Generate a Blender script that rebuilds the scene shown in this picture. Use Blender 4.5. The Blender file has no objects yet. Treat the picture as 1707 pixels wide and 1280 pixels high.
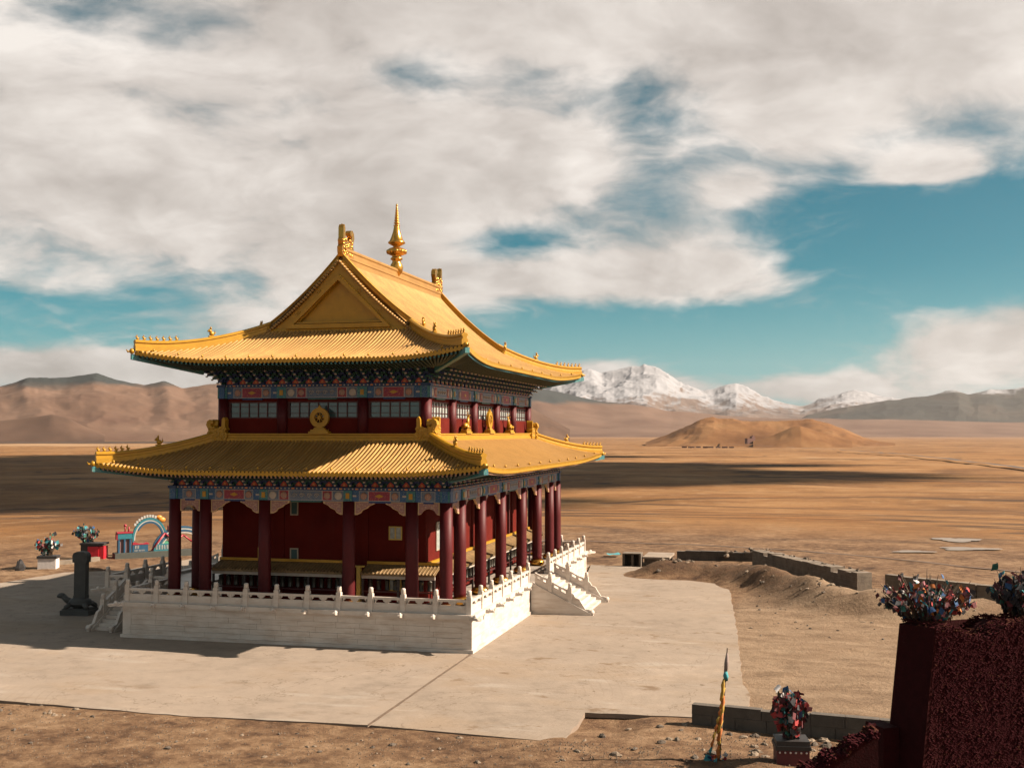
import bpy, math, random
import numpy as np
from mathutils import Vector, Matrix
R_ = math.radians
SC = bpy.context.scene
COL = SC.collection
rnd = random.Random(7)

# ------------------------------------------------------------------ camera
cam_d = bpy.data.cameras.new('camera'); CAM = bpy.data.objects.new('camera', cam_d); COL.objects.link(CAM)
CAM.location = (13.99, -49.257, 9.7)
CAM.rotation_euler = (R_(90 + 2.381), 0, R_(13.871))
cam_d.sensor_width = 36; cam_d.lens = 1926.42 / 1707 * 36
cam_d.clip_start = 0.5; cam_d.clip_end = 80000
SC.camera = CAM

# ------------------------------------------------------------------ sun, exposure
SUN_DIR = Vector((1.345, 0.27, 1.0)).normalized()
sd = bpy.data.lights.new('sun', 'SUN'); sun = bpy.data.objects.new('sun', sd); COL.objects.link(sun)
sd.energy = 5.0; sd.angle = R_(0.5); sd.color = (1.0, 0.83, 0.67)
sun.rotation_euler = SUN_DIR.to_track_quat('Z', 'Y').to_euler(); sun.location = (60, 12, 60)
SC.view_settings.view_transform = 'Standard'; SC.view_settings.look = 'None'
SC.view_settings.gamma = 1; SC.view_settings.use_curve_mapping = False
SC.view_settings.exposure = 1.6
SC.cycles.max_bounces = 6; SC.cycles.volume_bounces = 0; SC.cycles.transparent_max_bounces = 8

# ------------------------------------------------------------------ node helper
class NT:
    def __init__(s, tree): s.t = tree; s.n = tree.nodes; s.l = tree.links
    def new(s, typ, **kw):
        n = s.n.new(typ)
        for k, v in kw.items(): setattr(n, k, v)
        return n
    def put(s, sock, v):
        if isinstance(v, bpy.types.NodeSocket): s.l.new(v, sock)
        elif v is not None:
            if sock.type == 'RGBA' and len(v) == 3: v = (*v, 1)
            sock.default_value = v
    def m(s, op, a, b=None, c=None, clamp=False):
        n = s.new('ShaderNodeMath', operation=op, use_clamp=clamp)
        s.put(n.inputs[0], a)
        if b is not None: s.put(n.inputs[1], b)
        if c is not None: s.put(n.inputs[2], c)
        return n.outputs[0]
    def vm(s, op, a, b=None):
        n = s.new('ShaderNodeVectorMath', operation=op); s.put(n.inputs[0], a)
        if b is not None: s.put(n.inputs[1], b)
        return n.outputs[0]
    def noise(s, vec, scale, detail=4, rough=.5, dist=0.0, out='Fac'):
        n = s.new('ShaderNodeTexNoise'); s.put(n.inputs['Vector'], vec)
        n.inputs['Scale'].default_value = scale; n.inputs['Detail'].default_value = detail
        n.inputs['Roughness'].default_value = rough; n.inputs['Distortion'].default_value = dist
        return n.outputs[out]
    def vor(s, vec, scale, feature='F1', out='Distance', rand=1.0):
        n = s.new('ShaderNodeTexVoronoi', feature=feature); s.put(n.inputs['Vector'], vec)
        n.inputs['Scale'].default_value = scale; n.inputs['Randomness'].default_value = rand
        return n.outputs[out]
    def step(s, x, lo, hi):
        n = s.new('ShaderNodeMapRange', interpolation_type='SMOOTHSTEP'); s.put(n.inputs[0], x)
        s.put(n.inputs[1], lo); s.put(n.inputs[2], hi)
        return n.outputs[0]
    def mix(s, f, a, b, mode='MIX'):
        n = s.new('ShaderNodeMix', data_type='RGBA', blend_type=mode)
        s.put(n.inputs[0], f); s.put(n.inputs[6], a); s.put(n.inputs[7], b)
        return n.outputs[2]
    def ramp(s, f, stops):
        n = s.new('ShaderNodeValToRGB'); s.put(n.inputs[0], f); e = n.color_ramp.elements
        while len(e) < len(stops): e.new(0.5)
        for q, (p, c) in zip(e, stops): q.position = p; q.color = (*c, 1)
        return n.outputs[0]
    def scale(s, vec, v):
        n = s.new('ShaderNodeMapping'); s.put(n.inputs[0], vec); n.inputs['Scale'].default_value = v
        return n.outputs[0]
    def sep(s, vec):
        n = s.new('ShaderNodeSeparateXYZ'); s.put(n.inputs[0], vec); return n.outputs

# ------------------------------------------------------------------ sky
W = bpy.data.worlds.new('World'); SC.world = W; W.use_nodes = True
def build_sky():
    t = NT(W.node_tree); t.n.clear()
    out = t.new('ShaderNodeOutputWorld'); bg = t.new('ShaderNodeBackground')
    STR = 0.055; bg.inputs[1].default_value = STR
    sky = t.new('ShaderNodeTexSky', sky_type='NISHITA', sun_disc=False)
    sky.sun_elevation = math.asin(SUN_DIR.z); sky.sun_rotation = math.atan2(SUN_DIR.x, SUN_DIR.y)
    sky.altitude = 4300; sky.air_density = 1.0; sky.dust_density = 0.6; sky.ozone_density = 3.0
    d = t.vm('NORMALIZE', t.new('ShaderNodeTexCoord').outputs['Generated'])
    x, y, z = t.sep(d)
    az = t.m('MULTIPLY', t.m('ARCTAN2', x, y), 57.29578)           # degrees, right of +y
    el = t.m('MULTIPLY', t.m('ARCSINE', z), 57.29578)
    # cloud deck: direction seen through a sheet overhead, so banks flatten and shrink towards the horizon
    dz = t.m('ADD', t.m('MAXIMUM', z, 0.0), .34)
    cmb = t.new('ShaderNodeCombineXYZ'); t.put(cmb.inputs[0], t.m('DIVIDE', x, dz)); t.put(cmb.inputs[1], t.m('DIVIDE', y, dz)); t.put(cmb.inputs[2], t.m('MULTIPLY', z, 1.5))
    p = cmb.outputs[0]
    warp = t.noise(p, 2.2, 4, .5, out='Color')
    pw = t.vm('ADD', p, t.scale(t.vm('SUBTRACT', warp, (.5, .5, .5)), (.3, .3, .25)))
    big = t.noise(pw, 1.0, 5, .5); mid_ = t.noise(pw, 3.0, 10, .55)
    n1 = t.m('ADD', t.m('MULTIPLY', big, .45), t.m('MULTIPLY', mid_, .55))
    pl = t.vm('ADD', pw, (.07, .02, .05))
    n2 = t.m('ADD', t.m('MULTIPLY', t.noise(pl, 1.0, 5, .5), .45), t.m('MULTIPLY', t.noise(pl, 3.0, 8, .55), .55))
    fine = t.noise(pw, 9.0, 8, .6)
    wisp = t.noise(t.vm('ADD', p, t.scale(t.vm('SUBTRACT', warp, (.5, .5, .5)), (1.2, 1.2, 1))), 5.0, 9, .62)
    # where the banks and the open gaps of this afternoon lie
    blobs = [(1500, 430, 8, 2.2, -.28), (1120, 565, 12, 2.0, -.30), (1665, 375, 5, 1.7, -.24), (835, 405, 4.2, 1.0, -.27),
             (930, 150, 5.5, 1.6, -.09), (1150, 205, 5.0, 1.6, -.095), (680, 110, 2.8, 1.6, -.11), (90, 545, 8, 2.0, -.16), (1330, 600, 9, 1.6, -.16), (1480, 250, 6, 1.2, -.06),
             (1150, 455, 7.2, 1.9, .25), (1420, 385, 2.4, .7, .10), (1640, 590, 8, 2.0, .30), (1560, 306, 2.4, .8, .27), (1240, 318, 2.3, .9, .17), (700, 470, 5, 2.0, .14),
             (1300, 205, 3.8, 1.6, .18), (300, 300, 18, 6.5, .16), (1020, 612, 4.4, .9, .26), (1180, 645, 7.0, .8, .22), (850, -40, 30, 3.6, .17),
             (220, 616, 8, .7, .26), (1540, 80, 9, 3, .14), (780, 300, 8, 3, .14)]
    c = n1
    for (bx, by, sa, se, amt) in blobs:
        a0 = math.degrees(math.atan((bx - 853.5) / 1926)) - 13.87; e0 = math.degrees(math.atan((720 - by) / 1926))
        u = t.m('DIVIDE', t.m('SUBTRACT', az, a0), sa); v = t.m('DIVIDE', t.m('SUBTRACT', el, e0), se)
        g = t.m('EXPONENT', t.m('MULTIPLY', t.m('ADD', t.m('MULTIPLY', u, u), t.m('MULTIPLY', v, v)), -1))
        c = t.m('MULTIPLY_ADD', g, amt, c)
    cf = t.m('MULTIPLY_ADD', t.m('SUBTRACT', fine, .5), .26, c)
    mask = t.step(cf, .385, .60)
    veil = t.m('MULTIPLY', t.step(wisp, .50, .74), t.step(c, .24, .46))
    mask = t.m('MAXIMUM', mask, t.m('MULTIPLY', veil, .42))
    lit = t.m('SUBTRACT', n1, n2)
    tone = t.m('ADD', t.m('MULTIPLY_ADD', lit, 2.6, .70), t.m('MULTIPLY_ADD', fine, .6, -.30))
    tone = t.m('SUBTRACT', tone, t.m('MULTIPLY', t.step(c, .62, .90), .20))
    k = .485 / STR
    ccol = t.ramp(tone, [(0.0, (.24, .205, .182)), (.35, (.345, .308, .278)), (.65, (.485, .442, .405)), (1.0, (.68, .63, .583))])
    ccol = t.mix(1.0, ccol, (k, k, k), 'MULTIPLY')
    # blue graded towards teal, paler by the horizon
    blue = t.mix(1.0, sky.outputs[0], (.0, .50, .385), 'MULTIPLY')
    hz = t.m('POWER', t.step(el, 9.0, -1.0), 1.3)
    blue = t.mix(t.m('MULTIPLY', hz, .95), blue, (.22 * k, .41 * k, .42 * k))
    mask = t.m('MULTIPLY', mask, t.step(z, -.01, .004))
    colr = t.mix(t.m('MULTIPLY', mask, .97), blue, ccol)
    t.put(bg.inputs[0], colr); t.l.new(bg.outputs[0], out.inputs[0])
build_sky()

# ------------------------------------------------------------------ materials
MATS = {}
ALB = .81      # all base colours are held a little low: the picture is exposed for bright high-altitude sun
def mat(name, base, rough=.7, metal=0.0, var=.12, vscale=6.0, bump=0.0, bscale=40.0, coords='Object', spec=None, fn=None, coat=0):
    if name in MATS: return MATS[name]
    m = bpy.data.materials.new(name); m.use_nodes = True; t = NT(m.node_tree)
    b = t.n['Principled BSDF']; co = t.new('ShaderNodeTexCoord').outputs[coords]
    if fn: colr = fn(t, co, b)
    else:
        n = t.noise(co, vscale, 5, .6)
        lo = tuple(c * (1 - var) for c in base); hi = tuple(min(1, c * (1 + var)) for c in base)
        colr = t.ramp(n, [(.3, lo), (.7, hi)])
    colr = t.mix(1.0, colr, (ALB, ALB, ALB), 'MULTIPLY')
    t.put(b.inputs['Base Color'], colr)
    b.inputs['Roughness'].default_value = rough; b.inputs['Metallic'].default_value = metal
    if spec is not None: b.inputs['Specular IOR Level'].default_value = spec
    if coat: b.inputs['Coat Weight'].default_value = coat
    if bump:
        bn = t.new('ShaderNodeBump'); bn.inputs['Strength'].default_value = bump; bn.inputs['Distance'].default_value = .05
        t.put(bn.inputs['Height'], t.noise(co, bscale, 4, .6)); t.l.new(bn.outputs[0], b.inputs['Normal'])
    MATS[name] = m; return m

def tile_fn(base):
    def fn(t, co, b):
        oi = t.new('ShaderNodeObjectInfo').outputs['Random']
        n = t.noise(co, 1.1, 7, .65); sp = t.noise(co, 7.0, 5, .7)
        c = t.mix(t.step(n, .35, .65), tuple(q * .80 for q in base), tuple(min(1, q * 1.12) for q in base))
        c = t.mix(t.m('MULTIPLY', oi, .6), c, (base[0] * .72, base[1] * .66, base[2] * .55))
        c = t.mix(t.m('MULTIPLY', t.step(sp, .60, .74), .45), c, (.16, .09, .03))
        return t.mix(t.m('MULTIPLY', t.step(sp, .36, .28), .4), c, (.55, .38, .18))
    return fn
GOLD = mat('gilded_tile', None, .5, .25, fn=tile_fn((.40, .225, .062)))
GOLD_DEEP = mat('gilded_trim', (.43, .225, .012), .42, .2, .12, 3)
GOLD_SHINE = mat('polished_gold', (.70, .36, .07), .24, .9, .08, 3)
GOLD_PAN = mat('gilded_pan_tile', (.33, .175, .045), .55, .25, .12, 2)
def wall_fn(t, co, b):
    n = t.noise(co, .6, 7, .62); s = t.noise(t.scale(co, (3.5, 3.5, .35)), 1.0, 6, .65)
    c = t.ramp(n, [(.3, (.074, .0072, .005)), (.7, (.115, .0125, .008))])
    return t.mix(t.m('MULTIPLY', t.step(s, .55, .72), .5), c, (.085, .018, .014))
RED_WALL = mat('red_wall_paint', None, .9, spec=.08, fn=wall_fn, bump=.15, bscale=18)
RED_COL = mat('red_column_lacquer', (.072, .0048, .0062), .55, 0, .16, 2, spec=.22)
RED_WOOD = mat('dark_red_wood', (.055, .006, .006), .5, 0, .15, 4)
BLACK_WOOD = mat('dark_wood', (.03, .02, .018), .6, 0, .2, 4)
def marble_fn(t, co, b):
    n = t.noise(co, 1.3, 6, .6); s = t.noise(t.scale(co, (1, 1, 6)), .9, 6, .65)
    c = t.ramp(n, [(.3, (.52, .46, .40)), (.7, (.64, .59, .53))])
    return t.mix(t.m('MULTIPLY', t.step(s, .42, .68), .65), c, (.42, .33, .26))
MARBLE = mat('white_marble', None, .45, fn=marble_fn)
GLASS = mat('window_glass', (.06, .11, .11), .08, 0, .2, .7, spec=.8)
GLASS2 = mat('curtained_glass', (.30, .33, .31), .2, 0, .25, 5)
YELLOW = mat('yellow_paint', (.50, .34, .07), .55)
PALEFRAME = mat('pale_frame_paint', (.33, .27, .20), .6)
def paint_fn(ground, accents, scale):
    def fn(t, co, b):
        v = t.vor(co, scale, out='Color'); h = t.sep(v)[0]; dist = t.vor(co, scale)
        st = [(0, ground)]; k = len(accents)
        for i, a in enumerate(accents): st.append((.35 + .65 * i / k, a))
        n = t.new('ShaderNodeValToRGB'); n.color_ramp.interpolation = 'CONSTANT'; t.put(n.inputs[0], h); e = n.color_ramp.elements
        while len(e) < len(st): e.new(.5)
        for q, (p, c) in zip(e, st): q.position = p; q.color = (*c, 1)
        return t.mix(t.step(dist, .62 / 1, .25), ground, n.outputs[0])
    return fn
BLUE = mat('blue_beam_paint', None, .5, fn=paint_fn((.012, .07, .20), [(.03, .16, .30), (.20, .24, .26), (.03, .10, .08)], 34))
TEAL = mat('teal_beam_paint', None, .5, fn=paint_fn((.03, .17, .17), [(.16, .24, .22), (.03, .10, .22)], 20))
GREEN = mat('green_bracket_paint', (.012, .085, .055), .5, 0, .3, 9)
NAVY = mat('navy_bracket_paint', (.010, .028, .12), .5, 0, .3, 9)
DKBLUE = mat('dark_blue_paint', (.01, .04, .12), .5, 0, .3, 9)
GREYBLUE = mat('grey_blue_panel', None, .5, fn=paint_fn((.09, .135, .20), [(.24, .24, .24), (.04, .10, .20), (.26, .17, .12)], 38))
CRIMSON = mat('crimson_panel', None, .5, fn=paint_fn((.24, .015, .035), [(.32, .04, .05), (.40, .15, .08), (.10, .02, .10)], 24))
ROSE = mat('rosette_paint', None, .5, fn=paint_fn((.36, .19, .11), [(.42, .34, .27), (.30, .04, .05), (.06, .11, .24)], 34))
CREAM = mat('cream_paint', (.42, .36, .30), .55)
JEWEL = mat('flame_jewel_red', (.48, .06, .03), .45)
ORANGE = mat('flame_orange', (.65, .22, .05), .45)
CARVE = mat('carved_pink_wood', None, .6, fn=paint_fn((.30, .15, .12), [(.42, .24, .15), (.22, .12, .16), (.40, .27, .20)], 15))
CARVE_EDGE = mat('carved_edge_gold', (.55, .36, .18), .5)
BRONZE = mat('prayer_wheel_bronze', (.045, .04, .03), .4, .5)

# ------------------------------------------------------------------ mesh builder
class MB:
    def __init__(s): s.v = []; s.f = []; s.mi = []; s.sm = []
    def add(s, vs, fs, mi=0, sm=False):
        o = len(s.v); s.v += [tuple(q) for q in vs]
        for f in fs: s.f.append([i + o for i in f]); s.mi.append(mi); s.sm.append(sm)
        return s
    def box(s, x0, x1, y0, y1, z0, z1, mi=0, M=None, taper=0):
        t = taper
        vs = [(x0, y0, z0), (x1, y0, z0), (x1, y1, z0), (x0, y1, z0), (x0 + t, y0 + t, z1), (x1 - t, y0 + t, z1), (x1 - t, y1 - t, z1), (x0 + t, y1 - t, z1)]
        if M: vs = [tuple(M @ Vector(q)) for q in vs]
        return s.add(vs, [(0, 3, 2, 1), (4, 5, 6, 7), (0, 1, 5, 4), (1, 2, 6, 5), (2, 3, 7, 6), (3, 0, 4, 7)], mi)
    def lathe(s, prof, n=16, c=(0, 0, 0), mi=0, sm=True, M=None):
        vs = []; fs = []
        for (r, z) in prof:
            for i in range(n):
                a = 2 * math.pi * i / n; vs.append((c[0] + r * math.cos(a), c[1] + r * math.sin(a), c[2] + z))
        for j in range(len(prof) - 1):
            for i in range(n):
                k = (i + 1) % n; fs.append((j * n + i, j * n + k, (j + 1) * n + k, (j + 1) * n + i))
        fs.append(tuple(range(n))[::-1]); fs.append(tuple((len(prof) - 1) * n + i for i in range(n)))
        if M: vs = [tuple(M @ Vector(q)) for q in vs]
        return s.add(vs, fs, mi, sm)
    def prism(s, poly, y0, y1, mi=0, M=None):   # polygon in (x,z), extruded along y
        n = len(poly); vs = [(a, y0, b) for a, b in poly] + [(a, y1, b) for a, b in poly]
        fs = [tuple(range(n)), tuple(range(2 * n - 1, n - 1, -1))] + [(i, i + n, (i + 1) % n + n, (i + 1) % n) for i in range(n)]
        if M: vs = [tuple(M @ Vector(q)) for q in vs]
        return s.add(vs, fs, mi)
    def ball(s, c, r, n=8, mi=0, sc=(1, 1, 1), sm=True):
        prof = [(max(.001, math.sin(math.pi * i / 6)) * r, -math.cos(math.pi * i / 6) * r) for i in range(7)]
        M = Matrix.Translation(c) @ Matrix.Diagonal((*sc, 1))
        return s.lathe(prof, n, mi=mi, sm=sm, M=M)
    def tube(s, pts, r, n=6, mi=0, sm=True):
        pts = [Vector(p) for p in pts]; vs = []; fs = []
        rr = r if isinstance(r, (list, tuple)) else [r] * len(pts)
        for i, p in enumerate(pts):
            d = (pts[min(i + 1, len(pts) - 1)] - pts[max(i - 1, 0)]).normalized()
            a = d.cross(Vector((0, 0, 1)));
            if a.length < 1e-3: a = d.cross(Vector((0, 1, 0)))
            a.normalize(); b = a.cross(d)
            for k in range(n):
                q = 2 * math.pi * k / n; vs.append(p + (a * math.cos(q) + b * math.sin(q)) * rr[i])
        for i in range(len(pts) - 1):
            for k in range(n):
                h = (k + 1) % n; fs.append((i * n + k, i * n + h, (i + 1) * n + h, (i + 1) * n + k))
        fs.append(tuple(range(n))[::-1]); fs.append(tuple((len(pts) - 1) * n + k for k in range(n)))
        return s.add(vs, fs, mi, sm)
    def sweep(s, pts, sec, mi=0, closed_ends=True):   # section [(side, up)] along polyline, up = Z
        pts = [Vector(p) for p in pts]; n = len(sec); vs = []; fs = []
        for i, p in enumerate(pts):
            d = pts[min(i + 1, len(pts) - 1)] - pts[max(i - 1, 0)]; d.z = 0
            if d.length < 1e-6: d = Vector((1, 0, 0))
            d.normalize(); sd_ = Vector((d.y, -d.x, 0))
            for a, b in sec: vs.append(p + sd_ * a + Vector((0, 0, b)))
        for i in range(len(pts) - 1):
            for k in range(n):
                h = (k + 1) % n; fs.append((i * n + k, i * n + h, (i + 1) * n + h, (i + 1) * n + k))
        if closed_ends: fs.append(tuple(range(n))[::-1]); fs.append(tuple((len(pts) - 1) * n + k for k in range(n)))
        return s.add(vs, fs, mi)
    def grid(s, P, mi=0, sm=True):
        r, c = len(P), len(P[0]); vs = [q for row in P for q in row]
        fs = [(i * c + j, i * c + j + 1, (i + 1) * c + j + 1, (i + 1) * c + j) for i in range(r - 1) for j in range(c - 1)]
        return s.add(vs, fs, mi, sm)
    def mesh(s, name, mats):
        me = bpy.data.meshes.new(name); me.from_pydata(s.v, [], s.f)
        for m in (mats if isinstance(mats, (list, tuple)) else [mats]): me.materials.append(m)
        me.polygons.foreach_set('material_index', s.mi); me.polygons.foreach_set('use_smooth', s.sm)
        me.update(); return me
    def obj(s, name, mats, parent=None, loc=(0, 0, 0), rz=0.0):
        return link(name, s.mesh(name, mats), parent, loc, rz)
def link(name, me, parent=None, loc=(0, 0, 0), rz=0.0, scale=None):
    o = bpy.data.objects.new(name, me); COL.objects.link(o)
    if parent: o.parent = parent
    o.location = loc; o.rotation_euler = (0, 0, rz)
    if scale: o.scale = scale
    return o
def tag(o, label, cat, group=None):
    o['label'] = label; o['category'] = cat
    if group: o['group'] = group
    return o
def thing(name, label, cat, loc=(0, 0, 0), rz=0.0, group=None):
    o = bpy.data.objects.new(name, None); COL.objects.link(o); o.location = loc; o.rotation_euler = (0, 0, rz)
    return tag(o, label, cat, group)
def structure(o): o['kind'] = 'structure'; return o
def stuff(o): o['kind'] = 'stuff'; return o
def fixn(me):
    import bmesh
    bm = bmesh.new(); bm.from_mesh(me); bmesh.ops.recalc_face_normals(bm, faces=bm.faces); bm.to_mesh(me); bm.free()

# ------------------------------------------------------------------ terrain
_perm = np.random.RandomState(3).rand(257, 257)
def vnoise(x, y):
    x = np.asarray(x, float); y = np.asarray(y, float)
    xi = np.floor(x).astype(int); yi = np.floor(y).astype(int); fx = x - xi; fy = y - yi
    fx = fx * fx * (3 - 2 * fx); fy = fy * fy * (3 - 2 * fy)
    a = _perm[xi % 257, yi % 257]; b = _perm[(xi + 1) % 257, yi % 257]; c = _perm[xi % 257, (yi + 1) % 257]; d = _perm[(xi + 1) % 257, (yi + 1) % 257]
    return a + (b - a) * fx + (c - a) * fy + (a - b - c + d) * fx * fy
def fbm(x, y, oct=5, gain=.5, ridged=False):
    s = 0; a = 1; tot = 0
    for i in range(oct):
        n = vnoise(np.asarray(x) * 2 ** i + 17.3 * i, np.asarray(y) * 2 ** i + 9.1 * i)
        if ridged: n = 1 - np.abs(2 * n - 1)
        s = s + a * n; tot += a; a *= gain
    return s / tot
def sst(x, a, b):
    t = np.clip((np.asarray(x, float) - a) / (b - a), 0, 1); return t * t * (3 - 2 * t)
MOUND = [(5.2, 30.3), (8.2, 30.5), (11.2, 27), (13.6, 22), (15.6, 18.0), (18.5, 16.0), (23, 15)]
def seg_dist(x, y, pts):
    d = np.full(np.shape(x), 1e9)
    for (ax, ay), (bx, by) in zip(pts[:-1], pts[1:]):
        vx, vy = bx - ax, by - ay; t = np.clip(((x - ax) * vx + (y - ay) * vy) / (vx * vx + vy * vy), 0, 1)
        d = np.minimum(d, np.hypot(x - ax - t * vx, y - ay - t * vy))
    return d
def gz(x, y):
    x = np.asarray(x, float); y = np.asarray(y, float); r = np.hypot(x, y)
    z = -8 * sst(r, 52, 260) - 22 * sst(r, 200, 3200)
    near = 1 - sst(r, 60, 120)
    z = z + (fbm(x / 5, y / 5, 4) - .5) * .16 * (1 - sst(r, 50, 90)) - .065
    z = z + (fbm(x / 45 + 3, y / 45, 5) - .5) * 1.8 * sst(r, 60, 200)
    dm = seg_dist(x, y, MOUND)
    z = z + 1.25 * np.exp(-(dm / 1.8) ** 2) * (.55 + .9 * fbm(x / 1.7, y / 1.7, 4))
    z = z + .35 * np.exp(-((y + 15.2) / 2.6) ** 2) * sst(x, 4, 8) * fbm(x / 1.3, y / 1.3, 4)   # loose bank by the low wall
    z = z + (fbm(x / 1.1 + 7, y / 1.1, 4) - .5) * .22 * sst(x, 10.8, 12.5) * (1 - sst(r, 34, 60))
    z = z + .25 * sst(x, -33, -38) * (1 - sst(x, -44, -60)) * fbm(x / 3, y / 3, 4)
    # flat under the paving, the terrace, walls
    inside = (sst(x, -35, -32) * (1 - sst(x, 8.0, 9.2)) * sst(y, -12.6, -11) * (1 - sst(y, 26, 28)))
    return z * (1 - inside) - .2 * inside
def gz1(x, y): return float(gz(np.array([x]), np.array([y]))[0])

def ground_fn(t, co, b):
    P = t.sep(co); x, y, z = P
    r = t.m('SQRT', t.m('ADD', t.m('MULTIPLY', x, x), t.m('MULTIPLY', y, y)))
    # close dirt
    nA = t.noise(co, .22, 8, .6); nB = t.noise(co, 1.6, 8, .65); nC = t.noise(co, 9, 5, .7)
    dirt = t.ramp(t.m('MULTIPLY_ADD', nB, .55, t.m('MULTIPLY', nA, .5)), [(.40, (.075, .045, .03)), (.49, (.175, .108, .068)), (.56, (.25, .165, .105)), (.66, (.36, .255, .175))])
    dirt = t.mix(t.step(nC, .60, .74), dirt, (.40, .31, .22))
    dirt = t.mix(t.step(nC, .40, .28), dirt, (.075, .05, .034))
    bank = t.step(z, .12, .5)
    dirt = t.mix(t.m('MULTIPLY', bank, t.m('MULTIPLY', t.step(nB, .40, .58), .8)), dirt, (.085, .055, .036))
    # gravel lane right of the paving
    lane = t.m('MULTIPLY', t.step(x, 10.0, 11.0), t.m('MULTIPLY', t.step(y, -10.5, -9.5), t.step(y, 24, 17)))
    lane = t.m('MULTIPLY', lane, t.step(x, 26, 21))
    rut = t.noise(t.scale(co, (.35, 1.0, 1)), .8, 9, .7)
    grav = t.ramp(t.m('MULTIPLY_ADD', nC, .25, t.m('MULTIPLY', rut, .75)), [(.38, (.19, .135, .095)), (.5, (.295, .22, .16)), (.60, (.36, .28, .21))])
    dirt = t.mix(t.m('MULTIPLY', lane, .9), dirt, grav)
    # the plain, streaked by grass, dry mud and old channels
    s1 = t.noise(t.scale(co, (.0065, .0085, 0)), 1.0, 9, .62, .6); s2 = t.noise(t.scale(co, (.034, .034, 0)), 1.0, 8, .62, .4)
    s3 = t.noise(t.scale(co, (.0010, .0013, 0)), 1.0, 7, .6, .5)
    mixn = t.m('ADD', t.m('MULTIPLY', s1, .5), t.m('ADD', t.m('MULTIPLY', s2, .28), t.m('MULTIPLY', s3, .22)))
    plain = t.ramp(mixn, [(.38, (.09, .05, .028)), (.45, (.20, .105, .045)), (.50, (.30, .165, .070)), (.55, (.37, .22, .105)), (.63, (.45, .31, .19))])
    rust = t.step(t.noise(t.scale(co, (.012, .014, 0)), 1.0, 6, .6), .5, .66)
    plain = t.mix(t.m('MULTIPLY', rust, .5), plain, (.30, .13, .035))
    # tussocks and stones at walking scale, drowned out further off
    tus = t.noise(t.scale(co, (.55, .75, 0)), 1.0, 6, .7); tu2 = t.noise(t.scale(co, (.13, .10, 0)), 1.0, 7, .66)
    plain = t.mix(t.m('MULTIPLY', t.step(tus, .52, .66), t.m('MULTIPLY', t.step(r, 700, 60), .6)), plain, (.11, .066, .035))
    plain = t.mix(t.m('MULTIPLY', t.step(tu2, .54, .68), .32), plain, (.14, .08, .038))
    plain = t.mix(t.m('MULTIPLY', t.step(tu2, .46, .36), .35), plain, (.44, .31, .19))
    # old channels: thin dark lines
    ch = t.m('ABSOLUTE', t.m('SUBTRACT', t.noise(t.scale(co, (.0035, .0075, 0)), 1.0, 5, .5, .8), .5))
    plain = t.mix(t.m('MULTIPLY', t.step(ch, .012, .003), .75), plain, (.06, .038, .028))
    # marsh and pale sand below the western hills
    wob = t.m('MULTIPLY_ADD', t.noise(t.scale(co, (.0009, .003, 0)), 1.0, 6, .6), 1500, -750)
    yy = t.m('ADD', t.m('MULTIPLY_ADD', x, -.24, y), wob)
    west = t.step(x, -900, -1500)
    marsh = t.m('MULTIPLY', west, t.m('MULTIPLY', t.step(yy, 3900, 4150), t.step(yy, 5200, 4900)))
    sand = t.m('MULTIPLY', west, t.m('MULTIPLY', t.step(yy, 3250, 3450), t.step(yy, 4000, 3800)))
    plain = t.mix(t.m('MULTIPLY', sand, .7), plain, (.50, .36, .24))
    plain = t.mix(t.m('MULTIPLY', marsh, .85), plain, (.06, .05, .05))
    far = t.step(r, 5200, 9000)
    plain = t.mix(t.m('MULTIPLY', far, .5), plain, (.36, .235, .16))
    c = t.mix(t.step(r, 48, 95), dirt, plain)
    bn = t.new('ShaderNodeBump'); bn.inputs['Strength'].default_value = .9; bn.inputs['Distance'].default_value = .12
    c = t.mix(1.0, c, (.72, .675, .595), 'MULTIPLY')
    t.put(bn.inputs['Height'], t.m('ADD', t.noise(co, 2.2, 8, .7), t.m('MULTIPLY', nC, .35))); t.l.new(bn.outputs[0], b.inputs['Normal'])
    return c
GROUND = mat('dry_earth', None, .95, fn=ground_fn, spec=.15)
def build_ground():
    n = 560; a = math.asinh(22000 / 9.0)
    t = np.linspace(-a, a, n); ax = 9.0 * np.sinh(t)
    X, Y = np.meshgrid(ax + 4, ax + 4, indexing='ij'); Zg = gz(X, Y)
    V = np.stack([X, Y, Zg], -1).reshape(-1, 3)
    i = np.arange(n - 1)[:, None] * n + np.arange(n - 1)[None]
    Fq = np.stack([i, i + n, i + n + 1, i + 1], -1).reshape(-1, 4)
    me = bpy.data.meshes.new('ground'); me.vertices.add(len(V)); me.vertices.foreach_set('co', V.ravel())
    me.loops.add(Fq.size); me.loops.foreach_set('vertex_index', Fq.ravel().astype(np.int32))
    me.polygons.add(len(Fq)); me.polygons.foreach_set('loop_start', np.arange(0, Fq.size, 4, dtype=np.int32))
    me.polygons.foreach_set('use_smooth', np.ones(len(Fq), bool)); me.materials.append(GROUND); me.update(); me.validate()
    return structure(link('ground', me))
build_ground()

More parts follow.
